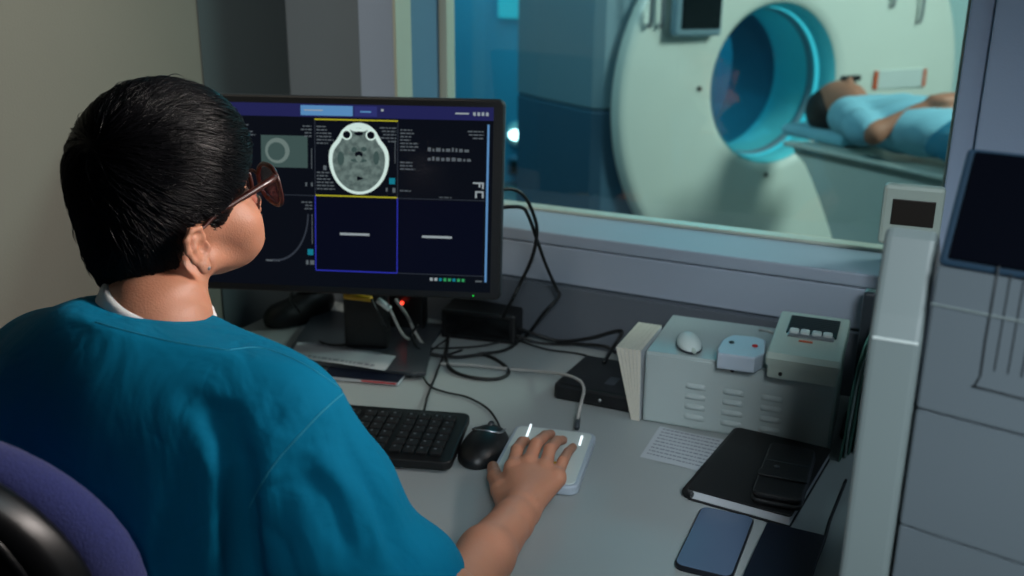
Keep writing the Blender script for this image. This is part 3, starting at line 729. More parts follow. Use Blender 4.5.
# desk-top terminal with keys
g0, g1 = at(766, 378, CZ), at(836, 389, CZ)
TM = thing('label_printer', 'putty coloured desktop unit with dark keypad on the right of the steel case', 'desktop unit', (g0.x, g0.y, CZ), math.atan2((g1-g0).y, (g1-g0).x))
tw = (g1-g0).length; td = .135
build('lower_case', side_prism([(.004, .001), (td, .001), (td, .03), (.0, .022)], 0, tw, .003), M['beige'], TM)
build('upper_case', side_prism([(-.004, .0225), (-.006, .034), (.0, .042), (td+.002, .062), (td+.004, .032)], -.003, tw+.003, .004), M['beige'], TM)
sl = Matrix.Translation((0, 0, .0425)) @ Matrix.Rotation(math.atan2(.02, td), 4, 'X')
build('dark_window', B().box((tw*.52, td*.70, .0008), (tw*.74, td*.42, .004), .001, sl), M['darkbtn'], TM)
for k in range(7): build('vent_rib', B().box((tw*.52, td*(.60+.045*k), .0034), (tw*.7, .0018, .0014), .0004, sl), M['smoke'], TM)
for k, x in enumerate((.27, .43, .60, .76)): build('control_knob', B().box((tw*x, td*.50, .004), (.014, .012, .007), .003, sl), M['white'], TM)
build('control_bar', B().box((tw*.52, td*.45, .0012), (tw*.68, .012, .004), .0015, sl), M['metal'], TM)
build('badge', B().box((tw*.47, td*.33, .0006), (.02, .005, .001), .0003, sl), M['orange'], TM)
build('key_slot', B().lathe([(0, 0), (.003, 0), (.003, .002), (0, .002)], 12, Matrix.Translation((tw*.2, .0, .010)) @ Matrix.Rotation(R(90), 4, 'X')), M['black'], TM)
b = B().tube([at(760, 330, CZ+.02), at(768, 331, CZ+.03), at(779, 336, CZ+.03)], .0025, smoothn=5)
tag(build('power_lead', b, M['whitecable']), 'short cream lead behind the white button box on the case', 'cable')
# -- papers and books
def paper_sheet(name, label, cat, corners, z, lines=0, m='paper'):
    P = [at(*c, z) for c in corners]; o_ = P[0]
    bb = B().use(M[m]); n_ = 8; V = []; F = []
    for h_ in (0, .0006):
        for i in range(n_+1):
            for j in range(n_+1):
                u, v = i/n_, j/n_; p_ = P[0]*(1-u)*(1-v)+P[1]*u*(1-v)+P[2]*u*v+P[3]*(1-u)*v; V.append(Vector((p_.x, p_.y, z+h_+.0010*math.sin(3*u+2*v)**2+.0003)))
    K = (n_+1)**2
    for i in range(n_):
        for j in range(n_):
            a = i*(n_+1)+j; F.append((a, a+n_+1, a+n_+2, a+1)); F.append((K+a, K+a+1, K+a+n_+2, K+a+n_+1)) if False else F.append((K+a+1, K+a, K+a+n_+1, K+a+n_+2)[::-1])
    bb.add(V, F); rr = random.Random(7)
    bb.use(M['ink'])
    for k in range(lines):
        v = .10+.8*k/max(1, lines-1); u = .06
        while u < .9*rr.uniform(.85, 1.02):
            du = rr.uniform(.02, .07); a, b__ = u, min(u+du, .94)
            def pt(uu, vv): p_ = P[0]*(1-uu)*(1-vv)+P[1]*uu*(1-vv)+P[2]*uu*vv+P[3]*(1-uu)*vv; return Vector((p_.x, p_.y, z+.0024))
            hv = .30/max(2, lines); bb.add([pt(a, v), pt(b__, v), pt(b__, v+hv), pt(a, v+hv)], [(0, 1, 2, 3)], None, False); u += du+.012
    o = build(name, bb, None, loc=o_); return tag(o, label, cat)
paper_sheet('printed_note', 'grey printed note sheet on the desk in front of the steel case', 'paper', [(640, 457), (716, 476), (735, 443), (660, 427)], DT, 9)
# notebook
n0, n1, n3 = at(686, 500), at(790, 529), at(737, 439)
NB = thing('notebook', 'thick black hardcover notebook under the black wallet on the desk', 'notebook', (n0.x, n0.y, DT), math.atan2((n1-n0).y, (n1-n0).x))
nw = (n1-n0).length; nd = (n3-n0).length*1.02
build('back_cover', B().prism(rrect(nw, nd, .006, 4, nw/2, nd/2), .0008, .0030, .0008), M['notebook'], NB)
build('front_cover', B().prism(rrect(nw, nd, .006, 4, nw/2, nd/2), .0165, .019, .0008), M['notebook'], NB)
build('page_block', B().box((nw/2+.001, nd/2, .00975), (nw-.006, nd-.006, .0135), .0005), M['paper'], NB)
build('spine', B().tube([(.001, .003, .0099), (.001, nd-.003, .0099)], .009, 12), M['notebook'], NB)
# wallet
w0, w1, w3 = at(748, 493, .785), at(799, 503, .785), at(773, 441, .785)
WL = thing('wallet', 'black leather wallet with strap lying on the black notebook', 'wallet', (w0.x+.002, w0.y+.004, DT+.0192), math.atan2((w1-w0).y, (w1-w0).x)*.7-.3*math.atan2((w3-w0).x, (w3-w0).y))
ww = (w1-w0).length*1.02; wd = (w3-w0).length*.97
build('lower_flap', B().prism(rrect(ww, wd, .010, 5, ww/2, wd/2), .0003, .008, .003), M['leather'], WL)
build('upper_flap', B().prism(rrect(ww*.97, wd*.97, .010, 5, ww/2, wd/2), .0081, .0165, .003), M['leather'], WL)
build('strap', B().box((ww/2, wd*.36, .0178), (ww*1.0, .018, .003), .0012), M['leather'], WL)
build('snap', B().lathe([(0, 0), (.004, 0), (.003, .0015), (0, .002)], 16, Matrix.Translation((ww*.32, wd*.52, .0163))), M['smoke'], WL)
build('pull_seam', B().tube([(.004, wd*.62, .0166), (ww-.004, wd*.62, .0166)], .0008), M['smoke'], WL)
# phone
h0, h1, h3 = at(671, 570), at(735, 579), at(701, 510)
h0 = Vector((at(701, 511).x, at(701, 511).y, DT)); hR = at(754, 519); fl = at(672, 571)
pa_ = math.atan2((fl-h0).x, -(fl-h0).y);
phw = (hR-h0).length*1.03; phd = (fl-h0).length
PH = thing('smartphone', 'blue grey smartphone lying on the desk in front of the notebook', 'phone', (h0.x, h0.y, DT), pa_)
build('body', B().prism(rrect(phw, .152, .011, 6, phw/2, -.076), .0006, .0085, .0025), M['phonerim'], PH)
build('glass_face', B().prism(rrect(phw-.004, .148, .010, 6, phw/2, -.076), .0083, .0092, .0004), M['phone'], PH)
build('side_button', B().box((phw+.0003, -.05, .0045), (.001, .02, .002), .0004), M['metal'], PH)
# navy booklet
k0, k1 = at(767, 527), at(825, 541)
NV = thing('navy_booklet', 'dark navy booklet on the desk between the phone and the printer', 'booklet', (k0.x, k0.y, DT), math.atan2((k1-k0).y, (k1-k0).x))
kw = (k1-k0).length
build('cover', B().prism(rrect(kw, .15, .005, 4, kw/2, -.075), .0065, .0085, .0006), M['navy'], NV)
build('pages', B().box((kw/2, -.075, .0038), (kw-.005, .145, .0052), .0004), M['paper'], NV)
build('back_cover', B().prism(rrect(kw, .15, .005, 4, kw/2, -.075), .0002, .0013, .0003), M['navy'], NV)
b = B().tube([at(846, 480, .753), at(838, 500, .753), at(830, 520, .753), at(824, 541, .753), at(814, 566, .753), at(800, 600, .753)], .0022, smoothn=6)
tag(build('charging_cable', b, M['rubber']), 'thin black cord running beside the navy booklet and the printer', 'cable')
# green folders between case and printer
for k in range(5):
    base = at(838+5*k, 462-3*k); xx = base.x; yy = base.y
    V = []; F = []; ny, nz = 8, 10
    for s_ in (0, 1):
        for i in range(ny+1):
            for j in range(nz+1):
                y_ = .22*i/ny; z_ = (.175+.006*k)*j/nz
                V.append((s_*.0022+.006*math.sin(j*.55+k)*j/nz+.018*(j/nz)**2+.0012*math.sin(i*1.3+j*.9+k*2), y_+.0015*math.sin(j+k), .001+z_+(.005*math.sin(i*.7+k) if j == nz else 0)))
    K = (ny+1)*(nz+1)
    for i in range(ny):
        for j in range(nz):
            a = i*(nz+1)+j; F.append((a, a+1, a+nz+2, a+nz+1)); F.append((K+a, K+a+nz+1, K+a+nz+2, K+a+1))
    for j in range(nz): F.append((j, K+j, K+j+1, j+1)); a = ny*(nz+1)+j; F.append((a, a+1, K+a+1, K+a))
    for i in range(ny): a = i*(nz+1)+nz; F.append((a, K+a, K+a+nz+1, a+nz+1))
    o = B().add(V, F, mtx((xx, yy, DT), 0))
    o = build('file_folder', o, M['greenf'] if k % 2 == 0 else M['paleedge'], loc=(xx, yy, DT))
    tag(o, ['dark green file folder standing next to the steel case, leftmost of five', 'pale green paper file second from the steel case', 'dark green file folder in the middle of the upright files', 'pale green paper file second from the light printer side', 'dark green file folder nearest the light printer side'][k], 'folder', 'upright files between case and printer')

# ---- things below the monitor
s0 = at(297, 322); SPK = thing('corded_device', 'black rounded device with a cord on the desk, left under the monitor', 'device', (s0.x, s0.y, DT), R(-30))
def spk_f(p): return smax(smin(ell(p, (0, -.02, .016), (.035, .05, .034)), ell(p, (0, .04, .036), (.028, .045, .034)), .03), -p[..., 2]+.001, .002)
build('body', nets(spk_f, (-.06, -.09, -.005), (.06, .1, .06), .003), M['black'], SPK)
build('stem', B().tube([(-.01, .05, .03), (-.012, .07, .07), (-.012, .08, .12)], .004, smoothn=6), M['black'], SPK)
t0, t1, t2, t3 = at(284, 366), at(413, 381), at(432, 350), at(330, 322)
P4 = [(t0.x, t0.y), (t1.x, t1.y), (t1.x+.02, t1.y+.012), (t2.x, t2.y), (t2.x-.03, t2.y+.10), (t3.x-.05, t3.y+.02)]
build('stand_base', B().prism(P4, DT+.0085, DT+.0165, .002), M['smoke'], MB_, world=True)
cxy = (sum(p[0] for p in P4)/6, sum(p[1] for p in P4)/6)
for i in (0, 1, 3, 5):
    fx, fy = P4[i][0]*.86+cxy[0]*.14, P4[i][1]*.86+cxy[1]*.14
    build('base_foot', B().tube([(fx, fy, DT+.0008), (fx, fy, DT+.0086)], .006, 12), M['rubber'], MB_, world=True)
paper_sheet('paper_strip', 'white printed paper strip on the smoked base plate below the monitor', 'paper', [(288, 357), (385, 371), (396, 357), (298, 343)], DT+.0166, 2)
m0, m1 = at(322, 380), at(398, 387)
MG = thing('thin_magazine', 'thin magazine poking out below the smoked plate', 'magazine', (m0.x, m0.y, DT), math.atan2((m1-m0).y, (m1-m0).x))
mw = (m1-m0).length; build('pages', B().box((mw/2, .05, .005), (mw, .1, .006), .0005), M['paper'], MG); build('cover', B().box((mw/2, .05, .0088), (mw+.001, .101, .0012), .0004), M['navy'], MG)
build('cover_stripe', B().box((mw*.75, .0, .0055), (mw*.45, .002, .003), .0004), M['red'], MG)
# dark dock behind the monitor foot
d0, d1 = at(441, 338), at(515, 346)
DK = thing('docking_box', 'black connection box on the desk under the monitor\'s right end', 'connection box', (d0.x, d0.y, DT), math.atan2((d1-d0).y, (d1-d0).x))
dw = (d1-d0).length; build('case', B().box((dw/2, .04, .031), (dw, .08, .06), .005), M['black'], DK)
build('face_plate', B().box((dw/2, -.0005, .031), (dw*.86, .002, .042), .0008), M['blackg'], DK)
# plugs
for (px, py, dx, dy_, m_, lab, nm) in ((345, 296, 26, 3, 'yellow', 'yellow cable plug hanging under the monitor', 'cable_plug'), (378, 300, 12, 9, 'white', 'white cable plug hanging under the monitor beside the yellow one', 'cable_plug')):
    y_ = mp.y+.06; a = aty(px, py, y_); c_ = aty(px+dx, py+dy_, y_)
    T_ = thing(nm, lab, 'plug', (a.x, a.y, a.z), 0, None)
    build('plug_body', B().tube([a, (a+c_)/2, c_], .0058, 8), M[m_], T_, world=True)
    build('lead', B().tube([c_, c_+Vector((.01, .02, -.05)), at(px+dx+20, py+40, .754)], .0026, smoothn=6), M['whitecable' if m_ == 'white' else 'rubber'], T_, world=True)
hub = at(404, 322, .77); HB = thing('usb_hub', 'small black hub with a glowing red light below the monitor', 'hub', (hub.x, hub.y, DT), R(20))
build('case', B().box((0, 0, .045), (.09, .045, .088), .004), M['black'], HB)
lp = aty(402, 303, hub.y-.03); build('red_light', B().ball(lp, .0034, 12), emit('red_led', (255, 60, 40), 5), HB, world=True)
# loose cables
def cable(label, pts, r=.0028, m='rubber', name='cable', group='loose cables behind the keyboard'):
    P = [at(*p) if len(p) == 3 else p[0] for p in pts]
    tag(build(name, B().tube(P, r, smoothn=7), M[m], loc=P[0]), label, 'cable', group)
W1 = lambda x, y, yy: (aty(x, y, yy),)
cable('black cable leaving the monitor\'s right edge high and dropping to a kink by the wall', [W1(497, 208, 1.42), W1(520, 207, 1.45), W1(528, 215, 1.47), W1(537, 240, 1.52), W1(546, 265, 1.56), W1(556, 288, 1.60), W1(559, 296, 1.60), W1(545, 312, 1.58), (525, 337, .755), (505, 350, .754), (478, 354, .754)], .0033)
cable('black cable leaving the monitor\'s right edge lower and curling back behind the screen', [W1(497, 190, 1.40), W1(512, 189, 1.43), W1(524, 196, 1.45), W1(533, 213, 1.48), W1(537, 232, 1.50), W1(532, 258, 1.50), W1(520, 284, 1.50), W1(512, 300, 1.5), (500, 322, .78)], .0033)
cable('black cable arching from the connection box to the far side of the power box', [(512, 326, .78), W1(535, 334, 1.62), W1(560, 341, 1.635), W1(590, 338, 1.635), W1(616, 331, 1.635), W1(622, 333, 1.63), W1(614, 346, 1.61), (604, 362, .783)], .0033)
cable('thick black cable sagging from the connection box toward the paper block', [(513, 334, .77), W1(540, 343, 1.625), W1(575, 344, 1.635), W1(604, 346, 1.63), (616, 353, .757)], .0032)
cable('thin black cable just below the thick one near the paper block', [(513, 338, .765), (545, 349, .754), (580, 354, .754), (612, 364, .757)], .0020)
cable('black cable making a flat loop right of the keyboard cord', [(405, 340, .757), (425, 352, .754), (455, 357, .754), (485, 355, .754), (505, 366, .754), (508, 374, .754), (495, 379, .754), (470, 377, .754), (452, 370, .754), (446, 358, .754), (448, 340, .757)], .0033)
cable('black cable running along the desk from the keyboard cord toward the wall', [(420, 348, .76), (450, 348, .755), (480, 346, .755), (500, 342, .76)], .0020)
cable('black cable coming down in front of the hub', [(418, 325, .80), (412, 335, .78), (420, 350, .765), (440, 356, .756), (462, 350, .756)], .0024)
cable('pale grey cable hanging from below the monitor to the hub', [W1(396, 300, 1.35), (408, 318, .80), (416, 334, .775), (424, 346, .762)], .0032, 'whitecable')
cable('black cord curling around the rounded device below the monitor', [(372, 312, .80), (368, 330, .775), (350, 343, .77), (330, 345, .77), (312, 338, .76)], .0026)
cable('black cable dropping behind the left part of the monitor', [W1(292, 292, 1.33), W1(291, 300, 1.38), (300, 312, .79)], .003)

# ================================================================== RIGHT: printer and small terminal
PY = .80; zt_ = aty(885, 226, PY+.03).z; zk = aty(867, 336, PY).z
PR = thing('film_printer', 'large slate grey film printer with dark tilted screen at the right edge', 'printer', (-.02, PY, 0))
xL, xR = -.0785, -.0375
prof = [(PY, .0), (PY, zk), (PY+.006, zk+.02), (PY+.022, zt_-.006), (PY+.03, zt_), (PY+.05, zt_-.008), (PY+.40, zt_-.16), (PY+.40, 0)]
build('side_column', side_prism(prof, xL, xR, .006), M['printerlight'], PR, world=True)
build('column_seam', B().box(((xL+xR)/2, PY-.0002, zk), ((xR-xL)-.006, .0015, .0022), .0004), M['white'], PR, world=True)
az = R(-11.5); FT = mtx((xR+.002, PY-.004, 0), az)      # dark front: x to the right, turned slightly to the operator
zs = aty(932, 262, PY).z
for z0, z1 in ((0, aty(894, 520, PY).z), (aty(894, 520, PY).z, aty(912, 405, PY).z), (aty(912, 405, PY).z, zs)):
    T_ = FT @ Matrix(((0, 0, 1, 0), (1, 0, 0, 0), (0, 1, 0, 0), (0, 0, 0, 1)))
    build('front_door', B().prism([(0, z0+.0012), (0, z1-.0012), (.30, z1-.0012-(.06 if z1 == zs else 0)), (.30, z0+.0012)], 0, .42, .003, T_), M['printer'], PR, world=True)
T2 = FT @ Matrix.Translation((0, .001, zs)) @ Matrix.Rotation(R(-24), 4, 'X')
hS = .094
build('screen_housing', B().box((.21, .02, hS/2), (.42, .04, hS), .004, T2), M['bluetrim'], PR, world=True)
build('touch_screen', B().box((.213, -.001, hS/2+.001), (.412, .004, hS-.008), .002, T2), M['screenoff'], PR, world=True)
# vent panel on the upper door
zg0, zg1 = aty(975, 385, PY-.01).z, aty(975, 262, PY-.01).z
gx = .044
build('vent_frame', B().tube([FT @ Vector((gx, -.001, zg1)), FT @ Vector((gx, -.001, zg0+.01)), FT @ Vector((gx+.008, -.001, zg0)), FT @ Vector((gx+.15, -.001, zg0-.001))], .0008, smoothn=3), M['groove'], PR, world=True)
for k in range(9):
    x_ = gx+.009+.0095*k
    build('vent_groove', B().box((x_, -.0004, (zg0+zg1)/2+.006), (.0009, .0016, zg1-zg0-.02), .0003, FT), M['groove'], PR, world=True)
zt2 = aty(933, 302, PY).z; build('highlight_line', B().box((.15, -.0008, zt2), (.30, .0016, .0016), .0004, FT), M['printerlight'], PR, world=True)  # pale strip standing in for a bright highlight across the front
# terminal beyond the printer, on the desk
ty = 1.50; a, c_ = aty(884, 187, ty), aty(940, 234, ty)
TE = thing('small_terminal', 'small light framed terminal with dim brown screen behind the printer', 'terminal', ((a.x+c_.x)/2, ty, DT), R(3))
tw_ = c_.x-a.x; zc = (a.z+c_.z)/2-DT-.01; th = a.z-c_.z+.03
build('housing', B().box((0, .012, zc), (tw_, .024, th), .006), M['beige'], TE)
build('screen', B().box((.002, -.001, zc+.006), (tw_*.70, .003, th*.42), .001), M['brownscreen'], TE)
build('stand', B().box((-.004, .03, (zc)/2), (.03, .02, zc), .004), M['black'], TE)
build('stand_foot', B().prism(rrect(.12, .10, .01, 4, 0, .02), .0005, .012, .003), M['black'], TE)
tag(build('cable_cover', B().box((aty(875, 262, 1.60).x, 1.60, .875), (.02, .03, .17), .005), M['smoke']), 'dark upright cable cover between the window wall and the printer', 'cable cover')

# ================================================================== OPERATOR
HAZ, HPITCH, HROLL = R(12), R(14), R(-2)
HC = atd(170, 237, 1.10)                          # midpoint between the ear canals
HM = Matrix.Translation(HC) @ Matrix.Rotation(-HAZ, 4, 'Z') @ Matrix.Rotation(HPITCH, 4, 'X') @ Matrix.Rotation(HROLL, 4, 'Y')
HMi = HM.inverted(); HMn = np.array(HM); HMin = np.array(HMi)
def tohead(p): return p@HMin[:3, :3].T+HMin[:3, 3]
def toworld(v): return v@HMn[:3, :3].T+HMn[:3, 3]
OP = thing('person', 'woman in teal scrubs with short black hair and glasses, hand on the white pad', 'person', (-.78, .66, 0))
NB0 = atd(154, 330, 1.06); nl = np.array(HMi @ NB0)   # neck base
def ear(p, s):
    q_ = (p*np.array([s, 1, 1])-np.array([.0755, -.008, .004]))/.80     # x outwards
    c, sn = math.cos(R(8)), math.sin(R(8))                    # flare outwards at the back
    x = q_[..., 0]*c+q_[..., 1]*sn*1.0; y = -q_[..., 0]*sn+q_[..., 1]*c
    # now x = out of plate, y forward in the plate; plate leans back
    e = np.stack([x, y/1.22+.002, q_[..., 2]], -1)
    d = ell(e, (.004, -.006, .002), (.0045, .015, .027))
    hel = [(.004, .006, .012), (.008, .002, .027), (.010, -.010, .031), (.010, -.020, .022), (.009, -.023, .006), (.007, -.018, -.010), (.005, -.010, -.022)]
    d = smin(d, chain(e, hel, [.003, .0034, .0036, .0036, .0032, .003, .003]), .003)
    d = smin(d, chain(e, [(.007, -.008, .018), (.008, -.013, .006), (.006, -.010, -.010)], [.0025, .003, .0025]), .004)
    d = smin(d, ell(e, (.005, -.006, -.026), (.005, .008, .010)), .004)
    d = smin(d, ell(e, (.004, .006, -.004), (.004, .004, .007)), .003)
    return smax(d, -ell(e, (.012, -.001, .000), (.010, .009, .013)), .003)*.80
def head_f(p):
    d = ell(p, (0, .006, .048), (.073, .090, .080))
    d = smin(d, ell(p, (0, .050, .000), (.056, .052, .062)), .03)
    d = smin(d, ell(p, (0, .055, -.036), (.035, .042, .028)), .018)
    d = smin(d, ell(p, (0, .090, -.052), (.015, .014, .013)), .015)
    ax = np.abs(p[..., 0:1]); ps = np.concatenate([ax, p[..., 1:]], -1)
    d = smin(d, ell(ps, (.046, .062, -.006), (.022, .026, .022)), .02)      # cheekbones
    d = smin(d, ell(ps, (.038, .066, -.030), (.018, .022, .020)), .02)      # cheeks
    d = smin(d, cap(ps, (.049, .006, -.024), (.022, .070, -.048), .013, .010), .016)   # jaw
    d = smin(d, ell(p, (0, .086, .042), (.045, .016, .011)), .014)
    d = smax(d, -ell(ps, (.031, .104, .024), (.017, .016, .010)), .010)
    d = smin(d, ell(ps, (.031, .082, .023), (.0125, .0125, .0125)), .003)    # eyes under lids
    d = smin(d, cap(p, (0, .098, .022), (0, .117, -.007), .006, .010), .008)
    d = smin(d, ell(ps, (.010, .108, -.014), (.007, .010, .006)), .005)
    d = smin(d, ell(p, (0, .103, -.036), (.020, .008, .0045)), .004); d = smin(d, ell(p, (0, .101, -.044), (.018, .008, .005)), .004)
    for s in (1, -1): d = smin(d, ear(p, s), .004)
    nk = cap(p, (0, -.018, -.02), nl, .047, .051)
    d = smin(d, nk, .022)
    d = smin(d, cap(p, nl+np.array([0, 0, 0.0]), nl+np.array([0, -.02, -.12]), .053, .09), .04)
    return d
hv, hf = nets(head_f, (-.12, -.16, nl[2]-.09), (.12, .145, .15), .0021)
hv = toworld(hv)
# -- torso, legs under the clothes and both arms (world frame)
SR, SL = np.array((-.590, .685, 1.022)), np.array((-.965, .70, 1.005))
ELR = np.array((-.447, .750, .812)); WR = np.array(at(519, 512, .787)); ELL_, WLh = np.array((-1.02, .80, .80)), np.array((-.99, 1.02, .785))
HA = lambda x, y, z: np.array(at(x, y, z))
def fingers():
    F_ = []
    F_.append(([HA(513, 468, .797), HA(517, 450, .806), HA(522, 442, .793), HA(526, 441, .776)], [.0098, .0088, .0078, .0068]))
    F_.append(([HA(529, 463, .801), HA(536, 444, .813), HA(545, 436, .798), HA(551, 434, .777)], [.0100, .0090, .0080, .0070]))
    F_.append(([HA(545, 468, .799), HA(550, 449, .811), HA(557, 441, .797), HA(563, 440, .777)], [.0096, .0087, .0078, .0068]))
    F_.append(([HA(557, 477, .792), HA(563, 461, .801), HA(568, 452, .790), HA(573, 447, .776)], [.0085, .0076, .0068, .0060]))
    return F_
FG = fingers()
def hand_f(p):
    d = chain(p, [ELR, ELR*.55+WR*.45+np.array((0, 0, .004)), ELR*.12+WR*.88, WR], [.035, .033, .026, .0255], .01)
    for i, (P_, r_) in enumerate(FG):
        d = smin(d, cap(p, WR*.9+P_[0]*.1+np.array((0, 0, -.002)), P_[0]-np.array((0, 0, .003)), .019, .0125), .012)     # palm rays
    for P_, r_ in FG: d = smin(d, chain(p, P_, r_, .002), .0035)
    for P_, r_ in FG:
        d = smin(d, np.linalg.norm(p-P_[0]-np.array((0, 0, .002)), axis=-1)-.0112, .006)
    T_ = [HA(508, 506, .784), HA(500, 490, .784), HA(495, 477, .778), HA(493, 467, .770)]
    d = smin(d, chain(p, T_, [.016, .0125, .0105, .0085], .004), .010)
    for P_, _ in FG:                                         # nails
        d = d
    return d
av = nets(hand_f, (-.68, .70, .745), (-.40, 1.29, .87), .0026)
def arm_l(p): return chain(p, [SL, ELL_, WLh], [.05, .042, .027], .02)
def hand_l(p):
    d = arm_l(p); c0 = WLh+np.array((.02, .07, -.002))
    d = smin(d, ell(p, c0, (.038, .045, .016)), .015)
    for k in range(4): b0 = c0+np.array((-.027+.018*k, .035, 0)); d = smin(d, chain(p, [b0, b0+np.array((0, .035-.003*abs(k-1), .004)), b0+np.array((.002, .06-.006*abs(k-1.4), -.012))], [.009, .008, .007]), .004)
    d = smin(d, chain(p, [c0+np.array((.03, -.02, 0)), c0+np.array((.055, .01, 0)), c0+np.array((.058, .035, -.008))], [.012, .010, .008]), .008)
    return d
lv = nets(hand_l, (-1.12, .62, .745), (-.85, 1.24, 1.1), .005)
def core_f(p):
    d = ell(p, (-.78, .655, .86), (.165, .095, .24)); d = smin(d, ell(p, (-.78, .62, .60), (.15, .11, .2)), .08)
    d = smin(d, cap(p, SL, SR-np.array((.03, 0, .02)), .03, .03), .04)
    return smin(d, chain(p, [SR-np.array((.03, 0, .03)), SR*.5+ELR*.5-np.array((.02, .02, .02)), ELR], [.025, .026, .038]), .03)
tv = nets(core_f, (-1.04, .45, .40), (-.40, .86, 1.12), .012)
body = join(join(join((hv, hf), av), lv), tv)
build('body', body, M['skin'], OP, world=True)
# -- scrub shirt
def scrub_raw(p):
    d = ell(p, (-.785, .645, .885), (.205, .130, .235))
    d = smin(d, ell(p, (-.79, .60, .66), (.21, .150, .24)), .08)
    d = smin(d, cap(p, SL+np.array((.02, -.005, -.018)), SR+np.array((-.03, -.004, -.020)), .072, .070), .07)
    d = smin(d, cap(p, (NB0.x, NB0.y-.01, NB0.z-.03), (-.655, .69, 1.020), .060, .060), .05)
    d = smin(d, cap(p, (NB0.x, NB0.y-.01, NB0.z-.03), (-.92, .695, 1.000), .060, .058), .05)
    sl_ = chain(p, [SR+np.array((-.012, -.002, -.018)), SR*.5+ELR*.5+np.array((-.041, -.019, -.018)), ELR+np.array((-.056, -.014, -.005))], [.072, .077, .076], .03)
    d = smin(d, sl_, .016)
    sm_ = chain(p, [SL+np.array((0, 0, -.02)), SL*.4+ELL_*.6, ELL_+np.array((0, 0, 0))], [.068, .078, .084], .03)
    return smin(d, sm_, .03)
WR_ = [  # creases (+) and ridges (-) of the cloth: line across the surface, height, half width
    ([(222, 425), (240, 470), (240, 520), (246, 590)], .032, .014), ([(226, 428), (212, 412), (190, 400)], .010, .010),
    ([(205, 420), (216, 470), (212, 530), (215, 600)], -.007, .014),
    ([(262, 440), (262, 490), (268, 560)], -.008, .013),
    ([(285, 400), (262, 425), (240, 440)], .006, .009),
    ([(300, 470), (332, 500), (350, 560)], .008, .008),
    ([(318, 452), (355, 500), (385, 560)], -.006, .009),
    ([(345, 440), (372, 500), (402, 560)], .007, .008),
    ([(362, 430), (395, 505), (425, 565)], -.004, .008),
    ([(290, 455), (305, 445), (322, 440)], .005, .005), ([(278, 470), (296, 462), (312, 460)], .005, .005),
    ([(308, 432), (322, 425), (338, 424)], .004, .005), ([(265, 490), (282, 482), (300, 482)], .004, .005),
    ([(330, 400), (345, 425), (352, 455)], .003, .004), ([(300, 480), (318, 505), (330, 540)], .004, .005), ([(345, 480), (362, 515), (372, 550)], .004, .004),
    ([(380, 470), (402, 515), (418, 550)], .003, .004), ([(300, 520), (312, 545), (322, 580)], -.005, .006), ([(262, 520), (285, 545), (300, 585)], .005, .006),
    ]
WR_ = [([np.array(q_) for q_ in (march(scrub_raw, *a) for a in L_) if q_ is not None], h_, w_) for L_, h_, w_ in WR_]
def folds(p):
    f = folds0(p)
    for P_, h_, w_ in WR_:
        if len(P_) < 2: continue
        d2 = None
        for a_, b_ in zip(P_[:-1], P_[1:]):
            e_ = cap(p, a_, b_, 0, 0); d2 = e_ if d2 is None else np.minimum(d2, e_)
        ends = np.clip(np.minimum(np.linalg.norm(p-P_[0], axis=-1), np.linalg.norm(p-P_[-1], axis=-1))/(w_*2), .0, 1)
        f = f+h_*.95*np.exp(-(d2/w_)**2)*(.25+.75*ends)
    return f
def folds0(p):
    x, y, z = p[..., 0], p[..., 1], p[..., 2]
    # folds fan out from the right armpit over the sleeve and across the back
    A_ = np.array((-.655, .57, .86)); q_ = p-A_; rr = np.sqrt((q_**2).sum(-1))+1e-6
    th = np.arctan2(q_[..., 2], q_[..., 0]+.4*q_[..., 1])
    f = .0015*np.sin(th*9+3.0*rr*8)*np.exp(-((rr-.12)/.09)**2)
    f += .0055*np.sin(24*x+14*y-38*z)*np.exp(-((x+.50)/.10)**2)*np.exp(-((z-.88)/.14)**2)
    f += .0026*np.sin(20*x+31*z+9*y)*np.exp(-((x+.83)/.2)**2)*np.clip((1.03-z)/.15, 0, 1)
    f += .0008*np.sin(55*x-20*z+3*np.sin(20*z))*np.exp(-((x+.72)/.16)**2)*np.clip((1.0-z)/.2, 0, 1)
    return f
def scrub_f(p):
    d = scrub_raw(p)+folds(p)
    # hollow sleeve mouth and neckline
    ed = (ELR-SR)/np.linalg.norm(ELR-SR); cutp = ELR+ed*.006
    d = smax(d, (p-cutp)@ed-.0, .006)
    el = (ELL_-SL)/np.linalg.norm(ELL_-SL); d = smax(d, np.where(p[..., 0] < -.93, (p-(ELL_+el*.04))@el, -1.0), .006)
    nd = np.array((.10, .22, 1.0)); nd /= np.linalg.norm(nd)
    return smax(d, (p-np.array((NB0.x, NB0.y, NB0.z+.026)))@nd, .005)
ssv = nets(scrub_f, (-1.16, .42, .52), (-.34, .95, 1.15), .0048)
SCR = build('scrub_top', ssv, M['scrub'], OP, world=True)
def seam(pts, r=.0009, name='seam'):
    P = [march(scrub_f, *p) for p in spline([Vector((a, b_, 0)) for a, b_ in pts], 8) for p in [(p.x, p.y)]]
    P = [p for p in P if p is not None]
    if len(P) > 3: build(name, B().tube(P, r, 6), M['seam'], SCR, world=True)
seam([(345, 392), (322, 412), (300, 435), (276, 462), (258, 490), (243, 525), (238, 570)])
seam([(95, 322), (135, 333), (180, 343), (228, 350)], .0007)
seam([(228, 350), (262, 348), (300, 362), (326, 378), (345, 392)], .0007)
